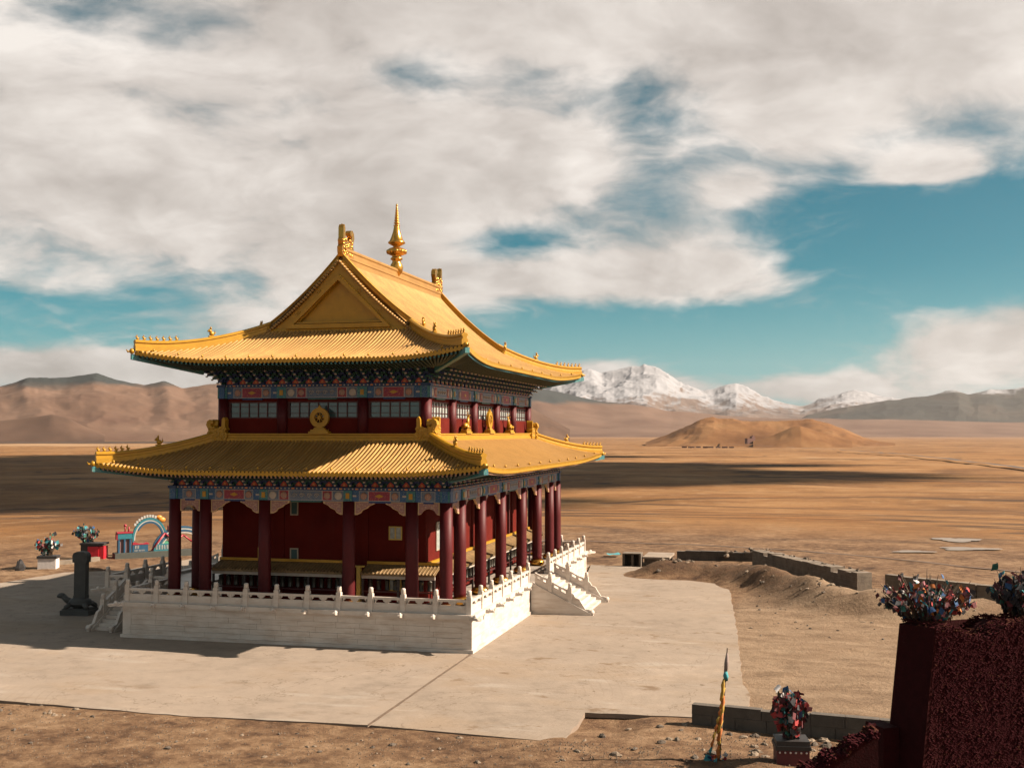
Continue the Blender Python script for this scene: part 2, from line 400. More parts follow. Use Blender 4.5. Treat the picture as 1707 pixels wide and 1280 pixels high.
# ---- hills and mountains: each a height field at its own distance from the temple hill
YAW = R_(13.871); FW = Vector((-math.sin(YAW), math.cos(YAW), 0)); RT = Vector((math.cos(YAW), math.sin(YAW), 0)); ORG = Vector((13.99, -49.257, 0))
def range_mesh(name, sky, dist, depth, material, nu=200, nv=60, rough=.3, scale=.35, crest=.62, base=-34, ridged=True, power=1.2, fan=0.0, seed=0, back=.55):
    xs = np.array([s[0] for s in sky], float); hs = np.array([s[1] for s in sky], float)   # lateral metres, height metres
    u = np.linspace(xs[0], xs[-1], nu); w = np.linspace(0, 1, nv)
    Ug, Wg = np.meshgrid(u, w, indexing='ij'); L = depth
    kk = np.exp(-np.linspace(-2, 2, 9) ** 2); kk /= kk.sum(); uf = np.linspace(xs[0], xs[-1], 600); Sf = np.convolve(np.pad(np.interp(uf, xs, hs), 4, 'edge'), kk, 'valid')
    wr = (xs[-1] - xs[0]) * .10
    bend = (fbm(Ug / (wr * .9) + seed, Wg * L / (wr * .9) + 3.3, 4) - .5) * 2 * wr * np.clip(1 - Wg / crest, -.6, 1)
    Sg = np.interp(Ug + bend, uf, Sf)
    cr = np.where(Wg < crest, (Wg / crest) ** power, 1 - back * ((Wg - crest) / (1 - crest)) ** 1.5)
    nx = Ug / (scale * 1000) + seed * 7.7; ny = (Wg * L) / (scale * 1000) + seed * 3.1
    n = fbm(nx, ny, 6, .52, ridged) - (.62 if ridged else .5)
    n2 = fbm(nx * .35 + 5, ny * .35, 3, .5) - .5
    Hh = Sg * cr + Sg * n * rough * (np.sin(np.clip(Wg / crest, 0, 1.2) * math.pi / 2.2)) + Sg * n2 * rough * .8 * np.sin(np.clip(Wg, 0, 1) * math.pi)
    edge = sst(Ug, xs[0], xs[0] + .04 * (xs[-1] - xs[0])) * (1 - sst(Ug, xs[-1] - .04 * (xs[-1] - xs[0]), xs[-1]))
    Hh = np.maximum(Hh, -5) * np.where(Wg > .97, .2, 1)
    Z = base + Hh * 1.0
    D = dist + Wg * L
    spread = D / (dist + crest * L)
    X = ORG.x + FW.x * D + RT.x * Ug * spread; Y = ORG.y + FW.y * D + RT.y * Ug * spread
    P = np.stack([X, Y, Z], -1)
    mb = MB(); mb.grid([[tuple(q) for q in row] for row in P.tolist()])
    o = mb.obj(name, material); return structure(o)
def hill_fn(c1, c2, c3, sc, snow=None, teal=None):
    def fn(t, co, b):
        n = t.noise(co, sc, 8, .6); P = t.sep(co)
        c = t.ramp(n, [(.34, c1), (.5, c2), (.66, c3)])
        g = t.sep(t.new('ShaderNodeNewGeometry').outputs['Normal'])[2]
        if teal:
            h = t.m('MULTIPLY_ADD', t.m('SUBTRACT', t.noise(co, sc * 1.5, 7, .6), .5), teal[1], P[2])
            c = t.mix(t.step(h, teal[0], teal[0] + teal[2]), c, teal[3])
        if snow:
            h = t.m('MULTIPLY_ADD', t.m('SUBTRACT', t.noise(co, snow[3], 9, .68), .5), snow[1], P[2])
            h = t.m('MULTIPLY_ADD', t.m('SUBTRACT', g, .8), snow[4], h)
            c = t.mix(t.step(h, snow[0], snow[0] + snow[2]), c, (.56, .59, .64))
        return t.mix(1.0, c, (.56, .55, .545), 'MULTIPLY')
    return fn
HILL_PINK = mat('barren_hill_soil', None, .95, fn=hill_fn((.20, .12, .085), (.26, .165, .115), (.32, .21, .15), .0016, teal=(262, 150, 50, (.07, .085, .085))), spec=.1)
HILL_DARK = mat('brown_hill_soil', None, .95, fn=hill_fn((.14, .09, .065), (.19, .12, .085), (.23, .15, .10), .003), spec=.1)
HILL_GOLD = mat('golden_hill_soil', None, .95, fn=hill_fn((.20, .095, .038), (.30, .15, .062), (.40, .225, .10), .006), spec=.1)
SNOW = mat('snowy_rock', None, .8, fn=hill_fn((.16, .12, .10), (.22, .16, .13), (.27, .20, .16), .0006, snow=(400, 760, 220, .0026, 900)), spec=.2)
ROCK_TEAL = mat('dark_grassy_rock', None, .9, fn=hill_fn((.055, .065, .062), (.085, .09, .08), (.16, .135, .11), .0009, snow=(520, 420, 60, .0018, 300)), spec=.1)
def sk(pts, d):   # skyline as (bearing tangent*1926+853.5, apparent height) -> metres at distance d
    return [((px - 853.5) / 1926.4 * d, (720 - py) / 1926.4 * d + 44) for px, py in pts]
range_mesh('hills', sk([(-420, 690), (-200, 655), (-80, 640), (0, 640), (45, 629), (80, 634), (110, 633), (160, 622), (195, 632), (240, 640), (272, 631), (305, 644), (340, 638), (400, 640), (500, 655), (640, 690), (720, 715)], 6800), 5200, 2600, HILL_PINK, 420, 150, rough=.20, scale=.55, crest=.62, power=1.15, seed=1)
range_mesh('low_hill', sk([(-260, 728), (-120, 705), (-20, 703), (40, 697), (88, 690), (115, 697), (140, 710), (175, 724)], 5000), 4700, 600, HILL_DARK, 90, 30, rough=.12, scale=.6, crest=.5, power=1.0, seed=2)
range_mesh('low_hill', sk([(640, 715), (760, 680), (840, 668), (880, 675), (905, 690), (930, 705), (950, 716)], 5000), 4600, 800, HILL_DARK, 90, 30, rough=.14, scale=.6, crest=.5, power=1.1, seed=3)
range_mesh('snow_mountains', sk([(700, 712), (790, 680), (860, 655), (905, 648), (925, 640), (945, 634), (960, 627), (985, 620), (1003, 628), (1020, 622), (1042, 618), (1060, 613), (1078, 612), (1100, 618), (1118, 630), (1135, 640), (1150, 646), (1172, 652), (1190, 649), (1208, 643), (1226, 639), (1243, 648), (1262, 657), (1285, 667), (1310, 675), (1338, 678), (1362, 668), (1388, 658), (1412, 651), (1440, 655), (1462, 660), (1490, 664), (1530, 668), (1590, 664), (1650, 667), (1720, 672), (1800, 690), (1880, 712)], 17500), 13000, 6800, SNOW, 760, 230, rough=.26, scale=.75, crest=.66, power=1.35, seed=4)
range_mesh('foothills', sk([(700, 712), (800, 670), (880, 648), (930, 655), (1000, 672), (1060, 676), (1120, 684), (1220, 692), (1340, 697), (1480, 700), (1700, 702), (1850, 706), (1950, 716)], 11500), 9000, 3800, HILL_PINK, 200, 60, rough=.30, scale=1.4, crest=.66, power=1.3, seed=5)
range_mesh('dark_ridge', sk([(1300, 712), (1345, 690), (1400, 678), (1450, 670), (1480, 663), (1530, 661), (1560, 656), (1590, 649), (1612, 657), (1660, 652), (1720, 645), (1800, 650), (1900, 670), (2000, 700)], 14000), 11200, 4200, ROCK_TEAL, 360, 110, rough=.22, scale=.9, crest=.66, power=1.25, seed=6)
range_mesh('golden_hill', sk([(1075, 734), (1110, 722), (1140, 708), (1162, 697), (1185, 692), (1210, 693), (1250, 697), (1300, 698), (1350, 698), (1380, 702), (1408, 713), (1435, 725), (1460, 732), (1490, 735)], 3500), 3150, 620, HILL_GOLD, 220, 90, rough=.24, scale=.16, crest=.55, power=.85, base=-40, seed=7)
range_mesh('golden_hill', sk([(1255, 733), (1290, 724), (1318, 712), (1334, 709), (1355, 715), (1390, 726), (1420, 733)], 3080), 2950, 260, HILL_GOLD, 80, 36, rough=.18, scale=.14, crest=.5, power=1.0, base=-36, seed=8)

# ---- clouds east of the valley, outside the view; their shade lies on the plain
CLOUD = mat('cloud_white', (.8, .8, .8), 1.0, 0, .05, .002)
def cloud(cx_, cy_, z, lx, ly, seed, n=40, rz=0.0):
    r = random.Random(seed); mb = MB()
    for i in range(n):
        a = r.uniform(0, 6.283); q = math.sqrt(r.random()); px_, py_ = q * math.cos(a) * lx, q * math.sin(a) * ly
        s = (1.1 - .7 * q) * min(lx, ly) * r.uniform(.28, .5)
        mb.ball((px_, py_, s * .15), s, 10, 0, (r.uniform(1.2, 2.4), r.uniform(.7, 1.1), .5))
    o = mb.obj('cloud', CLOUD, None, (cx_, cy_, z), rz); return stuff(o)
def shade_at(x, y, z=1500): k = (z + 12) / SUN_DIR.z; return x + SUN_DIR.x * k, y + SUN_DIR.y * k
CLOUDS = [(-265, 470, 250, 300, 11), (-230, 300, 170, 120, 17), (-150, 210, 110, 70, 12), (-420, 900, 300, 240, 13), (-40, 410, 150, 55, 14), (-60, 620, 130, 32, 16)]
for (gx, gy, lx, ly, sd_) in CLOUDS:
    cx_, cy_ = shade_at(gx, gy); cloud(cx_, cy_, 1500, lx, ly, sd_, 44, YAW)

# ---- thin dusty air
def build_haze():
    m = bpy.data.materials.new('dusty_air'); m.use_nodes = True; t = NT(m.node_tree); t.n.clear()
    o = t.new('ShaderNodeOutputMaterial'); v = t.new('ShaderNodeVolumePrincipled')
    v.inputs['Color'].default_value = (.93, .86, .84, 1); v.inputs['Density'].default_value = 2.1e-5; v.inputs['Anisotropy'].default_value = .7
    t.l.new(v.outputs[0], o.inputs['Volume'])
    mb = MB(); mb.box(-22600, 22600, -22600, 22600, -60, 1330)
    h = mb.obj('haze', m); stuff(h)
build_haze()
# ------------------------------------------------------------------ temple
XC, YC = -8.608, 14.18
TEMPLE = thing('temple', 'two-storey temple with gilded upturned roofs, dark red walls and red columns', 'temple', (XC, YC, 0))
HX, HY = 6.9, 12.47            # verandah column lines
UX, UY = 5.32, 10.64           # walled core
FLOOR = 1.5
COLX = [-6.9, -5.25, -2.14, 2.14, 5.25, 6.9]
COLY = [-12.47, -10.24, -6.55, -2.42, 2.42, 6.55, 10.24, 12.47]
BEAM0, BEAM1 = 6.46, 6.98
SIDE = [0, math.pi / 2, math.pi, -math.pi / 2]     # front, right, back, left

def part(mb, name, mats, parent=TEMPLE, loc=(0, 0, 0), rz=0.0, fix=False):
    o = mb.obj(name, mats, parent, loc, rz)
    if fix: fixn(o.data)
    return o
# core walls
mb = MB()
wt = .3
mb.box(-UX, UX, -UY, -UY + wt, FLOOR, 9.3); mb.box(-UX, UX, UY - wt, UY, FLOOR, 9.3)
mb.box(-UX, -UX + wt, -UY + wt, UY - wt, FLOOR, 9.3); mb.box(UX - wt, UX, -UY + wt, UY - wt, FLOOR, 9.3)
mb.box(-UX + wt, UX - wt, -UY + wt, UY - wt, 9.0, 9.2)
part(mb, 'wall', RED_WALL)
# columns with gilded drum bases
def col_mesh(r=.3, h=BEAM0 - FLOOR - .36):
    mb = MB(); mb.lathe([(r * 1.0, 0), (r * 1.0, .2), (r, h * .5), (r * .97, h)], 20); return mb.mesh('column', RED_COL)
def base_mesh():
    mb = MB(); mb.lathe([(.34, 0), (.40, .03), (.455, .12), (.465, .2), (.43, .29), (.36, .35), (.31, .37)], 22); return mb.mesh('column_base', GOLD_SHINE)
CM, BM = col_mesh(), base_mesh()
pos = [(x, y) for x in COLX for y in (-HY, HY)] + [(x, y) for y in COLY[1:-1] for x in (-HX, HX)]
for x, y in pos:
    c = link('column', CM, TEMPLE, (x, y, FLOOR + .36)); link('column_base', BM, c, (0, 0, -.36))

# ---- painted beam of one side: bays between column heads, local frame: along x, outward -y
def rosette_mesh(r, name='rosette'):
    mb = MB(); mb.lathe([(r, 0), (r, .012), (r * .8, .022), (r * .5, .026), (.01, .03)], 12, M=Matrix.Rotation(math.pi / 2, 4, 'X')); return mb.mesh(name, ROSE)
ROS = rosette_mesh(.17); ROS2 = rosette_mesh(.19, 'rosette'); ROS2.materials[0] = CREAM
def scroll_mesh(w):
    mb = MB()
    k = max(2, int(w / .3))
    for i in range(k):
        cx_ = -w / 2 + w * (i + .5) / k; s = 1 if i % 2 else -1
        pts = [(cx_ + .13 * (1 - q / 15) * math.cos(s * q * .75) , 0, .11 * (1 - q / 15) * math.sin(q * .75)) for q in range(12)]
        mb.tube(pts, .018, 5)
    return mb.mesh('scroll', CREAM)
def frame_bar(mb, x0, x1, z0, z1, y, t=.025):
    mb.box(x0, x1, y - .008, y, z1 - t, z1); mb.box(x0, x1, y - .008, y, z0, z0 + t)
    mb.box(x0, x0 + t, y - .008, y, z0 + t, z1 - t); mb.box(x1 - t, x1, y - .008, y, z0 + t, z1 - t)
def beam_side(cols, dist, z0, z1, rz, kinds, headw=.42):
    """one facade's lintel: plain beam, painted plates on it, column heads"""
    half = cols[-1]; Lb = half + .25
    mb = MB(); mb.box(-Lb, Lb, -dist - .14, -dist + .14, z0, z1); bm_ = part(mb, 'painted_beam', BLUE, rz=rz)
    mb = MB(); mb.box(-Lb - .05, Lb + .05, -dist - .22, -dist + .2, z1, z1 + .13); part(mb, 'plate_beam', DKBLUE, rz=rz)
    f = -dist - .14
    mbd = MB(); n = int(2 * Lb / .2)       # pearls along the plate beam
    for i in range(n):
        x = -Lb + (i + .5) * 2 * Lb / n
        if i % 4 == 0: mbd.box(x - .07, x + .07, f - .1, f - .078, z1 + .035, z1 + .095, 1)
        else: mbd.box(x - .03, x + .03, f - .1, f - .078, z1 + .035, z1 + .095)
    o = part(mbd, 'pearl_row', [CREAM, ORANGE], rz=rz); stuff(o)
    zc = (z0 + z1) / 2; h = z1 - z0
    for x in cols:                        # column heads
        mb = MB(); mb.box(x - headw / 2, x + headw / 2, f - .05, f, z0 + .01, z1 - .01, 0); mb.box(x - .09, x + .09, f - .075, f - .05, zc - .13, zc + .13, 1)
        frame = part(mb, 'column_head', [TEAL, GOLD_DEEP], rz=rz)
    for i, kd in enumerate(kinds):
        a, b = cols[i] + headw / 2, cols[i + 1] - headw / 2; w = b - a; m = (a + b) / 2
        za, zb = z0 + .03, z1 - .03
        def plate(x0, x1, mt, name='painted_panel', edge=CREAM, dy=.015):
            mb = MB(); mb.box(x0 + .02, x1 - .02, f - dy, f, za + .02, zb - .02, 0); frame_bar(mb, x0, x1, za, zb, f - .002, .02)
            if dy > .01:
                for p_ in mb.mi: pass
            o = MB(); o.v, o.f, o.sm = mb.v, mb.f, mb.sm; o.mi = [0] * 6 + [1] * (len(mb.f) - 6)
            return part(o, name, [mt, edge], rz=rz)
        def ros(x, me=None):
            c, s = math.cos(rz), math.sin(rz); y = f - .016
            return link('rosette', me or ROS, TEMPLE, (x * c - y * s, x * s + y * c, zc), rz)
        if kd == 'red':
            cw = w * .40; rw = min(.46, w * .17)
            plate(m - cw / 2, m + cw / 2, CRIMSON)
            mb = MB(); mb.prism([(m - .22, zc), (m, zc - .09), (m + .22, zc), (m, zc + .09)], f - .03, f - .014); part(mb, 'gold_diamond', GOLD_DEEP, rz=rz, fix=True)
            plate(m - cw / 2 - rw, m - cw / 2, GREYBLUE); plate(m + cw / 2, m + cw / 2 + rw, GREYBLUE)
            ros(m - cw / 2 - rw / 2); ros(m + cw / 2 + rw / 2)
            for s in (-1, 1):
                mb = MB(); mb.box(m + s * (w / 2 - .12) - .09, m + s * (w / 2 - .12) + .09, f - .012, f, zc - .04, zc + .04); part(mb, 'gold_bar', CREAM, rz=rz)
        elif kd == 'scroll':
            cw = w * .44; rw = w * .13
            plate(m - cw / 2, m + cw / 2, GREYBLUE)
            c, s = math.cos(rz), math.sin(rz); y = f - .02
            link('scroll', scroll_mesh(cw - .2), TEMPLE, (m * c - y * s, m * s + y * c, zc), rz)
            for sg in (-1, 1):
                plate(*sorted((m + sg * cw / 2, m + sg * (cw / 2 + rw))), CRIMSON); ros(m + sg * (cw / 2 + rw / 2))
                plate(*sorted((m + sg * (cw / 2 + rw), m + sg * w / 2)), GREYBLUE); ros(m + sg * (cw / 2 + rw + (w / 2 - cw / 2 - rw) * .55), ROS2)
        else:
            plate(m - w * .28, m + w * .28, GREYBLUE); ros(m)
        mb = MB(); mb.box(m - w * .2, m + w * .2, -dist - .10, -dist + .10, z0 - .07, z0); part(mb, 'beam_soffit_board', NAVY if kd != 'scroll' else GREEN, rz=rz)
KF = ['blue', 'red', 'scroll', 'red', 'blue']; KR = ['blue', 'scroll', 'red', 'scroll', 'red', 'scroll', 'blue']
for k in range(4):
    beam_side(COLX if k % 2 == 0 else COLY, HY if k % 2 == 0 else HX, BEAM0, BEAM1, SIDE[k], KF if k % 2 == 0 else KR)
# carved braces under the beam, springing from the columns
def brace_mesh(w, h=.62):
    pts = [(0, 0), (w, 0), (w * .97, -h * .16), (w * .72, -h * .34), (w * .62, -h * .5), (w * .38, -h * .66), (w * .3, -h * .86), (w * .12, -h), (0, -h)]
    mb = MB(); mb.prism(pts, -.05, .05, 1)
    cx_, cz_ = w * .36, -h * .36; inner = [(cx_ + (a - cx_) * .84, cz_ + (b - cz_) * .82) for a, b in pts]
    mb.prism(inner, -.065, .065, 0); me = mb.mesh('carved_brace', [CARVE, CARVE_EDGE]); fixn(me); return me
def arch_mesh(w, h=.58):
    pts = [(-w / 2, 0), (w / 2, 0), (w / 2, -h), (w * .38, -h * .95), (w * .3, -h * .72), (w * .16, -h * .56), (0, -h * .5), (-w * .16, -h * .56), (-w * .3, -h * .72), (-w * .38, -h * .95), (-w / 2, -h)]
    mb = MB(); mb.prism(pts, -.05, .05, 1)
    inner = [(a * .88, -.05 + (b) * (.86)) for a, b in pts]; inner = [(a, b if abs(b) < .06 else b + .02) for a, b in inner]
    mb.prism(inner, -.065, .065, 0); me = mb.mesh('carved_brace', [CARVE, CARVE_EDGE]); fixn(me); return me
BRACE = brace_mesh(1.0)
for k in range(4):
    cols, dist = (COLX, HY) if k % 2 == 0 else (COLY, HX)
    c, s = math.cos(SIDE[k]), math.sin(SIDE[k])
    for i in range(len(cols) - 1):
        a, b = cols[i] + .3, cols[i + 1] - .3; w = b - a; y = -dist
        if w < 2.1 and k % 2 == 0 or w < 1.4:
            m = (a + b) / 2; link('carved_brace', arch_mesh(w), TEMPLE, (m * c - y * s, m * s + y * c, BEAM0 - .005), SIDE[k])
        else:
            link('carved_brace', BRACE, TEMPLE, (a * c - y * s, a * s + y * c, BEAM0 - .005), SIDE[k])
            o = link('carved_brace', BRACE, TEMPLE, (b * c - y * s, b * s + y * c, BEAM0 - .005), SIDE[k]); o.scale = (-1, 1, 1)

# ---- bracket clusters: stacked arms stepping outward
def bracket_mesh(tiers, name='bracket', a=GREEN, b=NAVY, rise=.17, out=.2):
    mb = MB(); mb.box(-.1, .1, -.1, .1, 0, .1, 0, taper=-.03)
    for i in range(tiers):
        z = .1 + i * rise; y = -out * i
        mb.box(-.25 - .02 * i, .25 + .02 * i, y - .045, y + .045, z, z + rise * .5, i % 2)
        mb.box(-.05, .05, y - out - .03, y + .2, z + .005, z + rise * .55, (i + 1) % 2)
        for x in (-.22, 0, .22): mb.box(x - .06, x + .06, y - .065, y + .065, z + rise * .5, z + rise * .96, (i + 1) % 2)
        mb.prism([(-.052, z + rise * .1), (.052, z + rise * .1), (.03, z - .05), (-.03, z - .05)], y - out - .11, y - out - .02, 2)
    return mb.mesh(name, [a, b, CREAM])
def jewel_mesh():
    mb = MB(); mb.prism([(-.16, 0), (.16, 0), (.17, .07), (.1, .15), (0, .24), (-.1, .15), (-.17, .07)], -.02, .02, 0)
    mb.prism([(-.07, .03), (.07, .03), (.06, .09), (0, .16), (-.06, .09)], -.035, -.02, 1); me = mb.mesh('flame_board', [JEWEL, ORANGE]); fixn(me); return me
JM = jewel_mesh()
BL = [bracket_mesh(2), bracket_mesh(2, a=NAVY, b=GREEN)]; BU = [bracket_mesh(4, out=.30), bracket_mesh(4, a=NAVY, b=GREEN, out=.30)]
def brackets(half, dist, z, rz, BMs, pitch):
    n = max(2, round(2 * half / pitch)); c, s = math.cos(rz), math.sin(rz)
    for i in range(n + 1):
        x = -half + 2 * half * i / n; y = -dist
        link('bracket', BMs[i % 2], TEMPLE, (x * c - y * s, x * s + y * c, z), rz)
        if i < n:
            x += half / n; y = -dist - .05
            link('flame_board', JM, TEMPLE, (x * c - y * s, x * s + y * c, z + .02), rz)
    mb = MB(); mb.box(-half - .1, half + .1, -dist - .03, -dist + .1, z, z + .75); part(mb, 'bracket_backing', DKBLUE, rz=rz)
for k in range(4):
    half, dist = (HX, HY) if k % 2 == 0 else (HY, HX)
    brackets(half, dist, BEAM1 + .135, SIDE[k], BL, .76)

# ---- curved tiled roofs
class Roof:
    def __init__(s, name, ax, ay, bx, by, z0, prof, lift, ext, vmax_side=1.0):
        s.ax, s.ay, s.bx, s.by, s.z0, s.prof, s.lift, s.ext, s.vm = ax, ay, bx, by, z0, prof, lift, ext, vmax_side
    def side(s, k): return ((s.ax, s.bx, s.ay, s.by, 1.0) if k % 2 == 0 else (s.ay, s.by, s.ax, s.bx, s.vm))
    def g(s, u): return max(0, (abs(u) - .5) / .5) ** 2.0
    def w(s, k, v):
        w0, w1, o0, o1, vm = s.side(k); return w0 + (w1 - w0) * min(v, 1.0)
    def pt(s, k, x, v):
        w0, w1, o0, o1, vm = s.side(k); wv = s.w(k, v); u = min(1.15, abs(x) / wv)
        z = s.z0 + s.prof(v) + s.lift * s.g(u) * max(0, 1 - v) ** 1.2
        return (x, -(o0 + (o1 - o0) * v), z)
    def ve(s, k, x):
        w0, w1, o0, o1, vm = s.side(k); return -(s.ext * s.g(min(1.1, x / w0))) / (o0 - o1)
    def vt(s, k, x):
        w0, w1, o0, o1, vm = s.side(k); x = abs(x)
        if x <= w1: return vm
        return (w0 - x) / (w0 - w1)
    def xmax(s, k): return s.side(k)[0] + s.ext * .96
    def row(s, k, x, n):
        a, b = s.ve(k, x), s.vt(k, x)
        if b <= a: b = a + 1e-3
        return [s.pt(k, x, a + (b - a) * i / n) for i in range(n + 1)]
TILE = .2
def rib(mb, pts, r, segs=4, cap=True):
    vs = []; n = len(pts); fs = []; m = segs + 1
    for (x, y, z) in pts:
        for j in range(m):
            a = math.pi * j / segs; vs.append((x + r * math.cos(a), y, z + r * math.sin(a) * 1.05 - .01))
    for i in range(n - 1):
        for j in range(segs): fs.append((i * m + j, i * m + j + 1, (i + 1) * m + j + 1, (i + 1) * m + j))
    mb.add(vs, fs, 0, True)
    if cap:
        x, y, z = pts[0]; q = 10
        mb.add([(x + r * 1.08 * math.cos(6.2832 * i / q), y - .02, z + r * 1.08 * math.sin(6.2832 * i / q)) for i in range(q)] + [(x + r * 1.08 * math.cos(6.2832 * i / q), y + .03, z + r * 1.08 * math.sin(6.2832 * i / q)) for i in range(q)],
               [tuple(range(q))] + [(i, i + q, (i + 1) % q + q, (i + 1) % q) for i in range(q)], 1, False)
def build_roof(R, name, front_rows=10):
    root = None
    for k in range(4):
        xm = R.xmax(k); rz = SIDE[k]; nv = 10 if k % 2 == 0 else 14
        nx = int(2 * xm / TILE); xs = [-xm + 2 * xm * i / nx for i in range(nx + 1)]
        mb = MB(); G = [[(p[0], p[1], p[2] - .03) for p in R.row(k, x, nv)] for x in xs]; mb.grid(G)
        # drip edge below the tile ends, toothed
        for i in range(nx):
            p, q = R.row(k, xs[i], 1)[0], R.row(k, xs[i + 1], 1)[0]; m = [(a + b) / 2 for a, b in zip(p, q)]
            mb.add([(p[0], p[1] - .015, p[2] - .03), (q[0], q[1] - .015, q[2] - .03), (q[0], q[1] - .015, q[2] - .13), (m[0], m[1] - .015, m[2] - .2), (p[0], p[1] - .015, p[2] - .13)], [(0, 4, 3, 2, 1)], 1)
        sh = part(mb, name, [GOLD_PAN, GOLD_DEEP], rz=rz)
        if k == 0: root = sh
        # tile rows midway between drips
        mids = [(xs[i] + xs[i + 1]) / 2 for i in range(nx)]
        if k == 0:
            for x in mids:
                mb = MB(); rib(mb, R.row(k, x, front_rows), .062); mb.obj('tile_row', [GOLD, GOLD_DEEP], sh)
        else:
            mb = MB()
            for x in mids: rib(mb, R.row(k, x, 12 if k == 1 else 6), .062, 4 if k == 1 else 2, k != 2)
            stuff(mb.obj('tile_rows', [GOLD, GOLD_DEEP], sh))
        # nail caps and a few snow-guard studs
        mb = MB()
        for i, x in enumerate(mids):
            if i % (6 if k == 0 else 13) == 3:
                p = R.pt(k, x, R.ve(k, x) + .07); mb.lathe([(.05, .0), (.055, .06), (.02, .13)], 8, c=(p[0], p[1], p[2] + .05))
        stuff(part(mb, 'roof_studs', GOLD_DEEP, rz=rz))
    return root
DKGREEN = mat('dark_rafter_paint', (.008, .03, .022), .7, 0, .3, 9)
def soffit(R, k_in, z_in, name):
    for k in range(4):
        w0, w1, o0, o1, vm = R.side(k); xm = R.xmax(k); n = 48
        ow = k_in[k % 2]; iw = k_in[(k + 1) % 2]
        mb = MB(); rows = []
        for i in range(n + 1):
            x = -xm + 2 * xm * i / n; p = R.row(k, x, 1)[0]
            xi = max(-iw, min(iw, x)); rows.append([(p[0], p[1] + .05, p[2] - .13), (x + (xi - x) * .45, (p[1] + .05) * .55 - ow * .45, p[2] * .55 + .45 * z_in - .05), (xi, -ow, z_in)])
        mb.grid(rows); part(mb, 'soffit', BLACK_WOOD, rz=SIDE[k])
        mb = MB(); n = int(2 * xm / .21)
        for i in range(n):
            x = -xm + .1 + 2 * (xm - .1) * i / (n - 1); p = R.row(k, x, 1)[0]
            xi = max(-iw, min(iw, x)); a = Vector((p[0], p[1] + .1, p[2] - .22)); b = Vector((x + (xi - x) * .6, a.y * .4 - ow * .6, a.z * .45 + z_in * .55 - .13))
            d = (b - a); s_ = .045; up = .05
            vs = [(q.x + sx * s_, q.y, q.z + sz * up) for q in (a, b) for sx, sz in ((-1, -1), (1, -1), (1, 1), (-1, 1))]
            mb.add(vs, [(0, 1, 2, 3)], 1); mb.add(vs, [(0, 4, 5, 1), (1, 5, 6, 2), (3, 2, 6, 7), (0, 3, 7, 4)], 0)
        stuff(part(mb, 'rafters', [DKGREEN, TEAL if name == 'u' else ROSE], rz=SIDE[k]))
        # corner beam with its dragon-head end
        c = R.row(k, xm, 1)[0]
        a = Vector((c[0] + .12, c[1] - .12, c[2] - .22)); b = Vector((iw, -ow, z_in - .1))
        mb = MB(); mb.sweep([a, a.lerp(b, .3), b], [(-.11, -.14), (.11, -.14), (.11, .12), (-.11, .12)])
        part(mb, 'corner_beam', TEAL, rz=SIDE[k], fix=True)

# ornaments
def beast_mesh(h, name):
    mb = MB(); s = h / .5
    mb.box(-.08 * s, .08 * s, -.12 * s, .12 * s, 0, .06 * s)
    mb.ball((0, .03 * s, .16 * s), .12 * s, 8, 0, (.75, 1.1, 1.0)); mb.ball((0, -.06 * s, .3 * s), .085 * s, 8, 0, (.8, 1.1, 1.1))
    mb.lathe([(.04 * s, 0), (.03 * s, .08 * s), (.004, .14 * s)], 6, c=(-.035 * s, -.02 * s, .36 * s)); mb.lathe([(.04 * s, 0), (.03 * s, .08 * s), (.004, .14 * s)], 6, c=(.035 * s, -.02 * s, .36 * s))
    mb.ball((0, -.14 * s, .28 * s), .05 * s, 6); mb.tube([(0, .12 * s, .12 * s), (0, .2 * s, .22 * s), (0, .17 * s, .36 * s)], [.04 * s, .035 * s, .012 * s], 6)
    return mb.mesh(name, GOLD_DEEP)
FIG = beast_mesh(.27, 'roof_figure'); BEAST = beast_mesh(.52, 'ridge_beast')
def chiwen_mesh(h, name='dragon_finial', th=.17):
    # rearing fish-dragon: open mouth on the ridge, curled tail above, sword hilt at the back
    p = [(-.46, 0), (.40, 0), (.45, .14), (.36, .24), (.46, .34), (.38, .44), (.42, .56), (.50, .70), (.46, .86), (.34, .95), (.20, .93), (.14, .84), (.18, .76), (.26, .77), (.28, .70), (.20, .6), (.08, .55), (-.06, .56), (-.18, .60), (-.26, .64), (-.28, .94), (-.32, 1.02), (-.36, 1.05), (-.40, 1.02), (-.44, .94), (-.44, .62), (-.50, .52), (-.44, .40), (-.54, .30), (-.52, .12)]
    mb = MB(); mb.prism([(a * h, b * h) for a, b in p], -th, th)
    rr = random.Random(5)
    for i in range(30):
        a, b = rr.uniform(-.4, .34), rr.uniform(.05, .6)
        for s in (-1, 1): mb.ball((a * h, s * th, b * h), .055 * h, 6, 0, (1, .5, 1))
    mb.ball((.34 * h, 0, .82 * h), .13 * h, 8, 0, (1, th / .11 / h, 1)); mb.lathe([(.05 * h, .6 * h), (.055 * h, .9 * h), (.07 * h, .94 * h), (.03 * h, 1.06 * h)], 8, c=(-.36 * h, 0, 0))
    me = mb.mesh(name, GOLD_SHINE if h > 1.2 else GOLD_DEEP); return me
HIPSEC = [(-.15, -.1), (.15, -.1), (.15, .14), (.1, .17), (.1, .27), (.15, .31), (.15, .37), (.07, .43), (-.07, .43), (-.15, .37), (-.15, .31), (-.1, .27), (-.1, .17), (-.15, .14)]
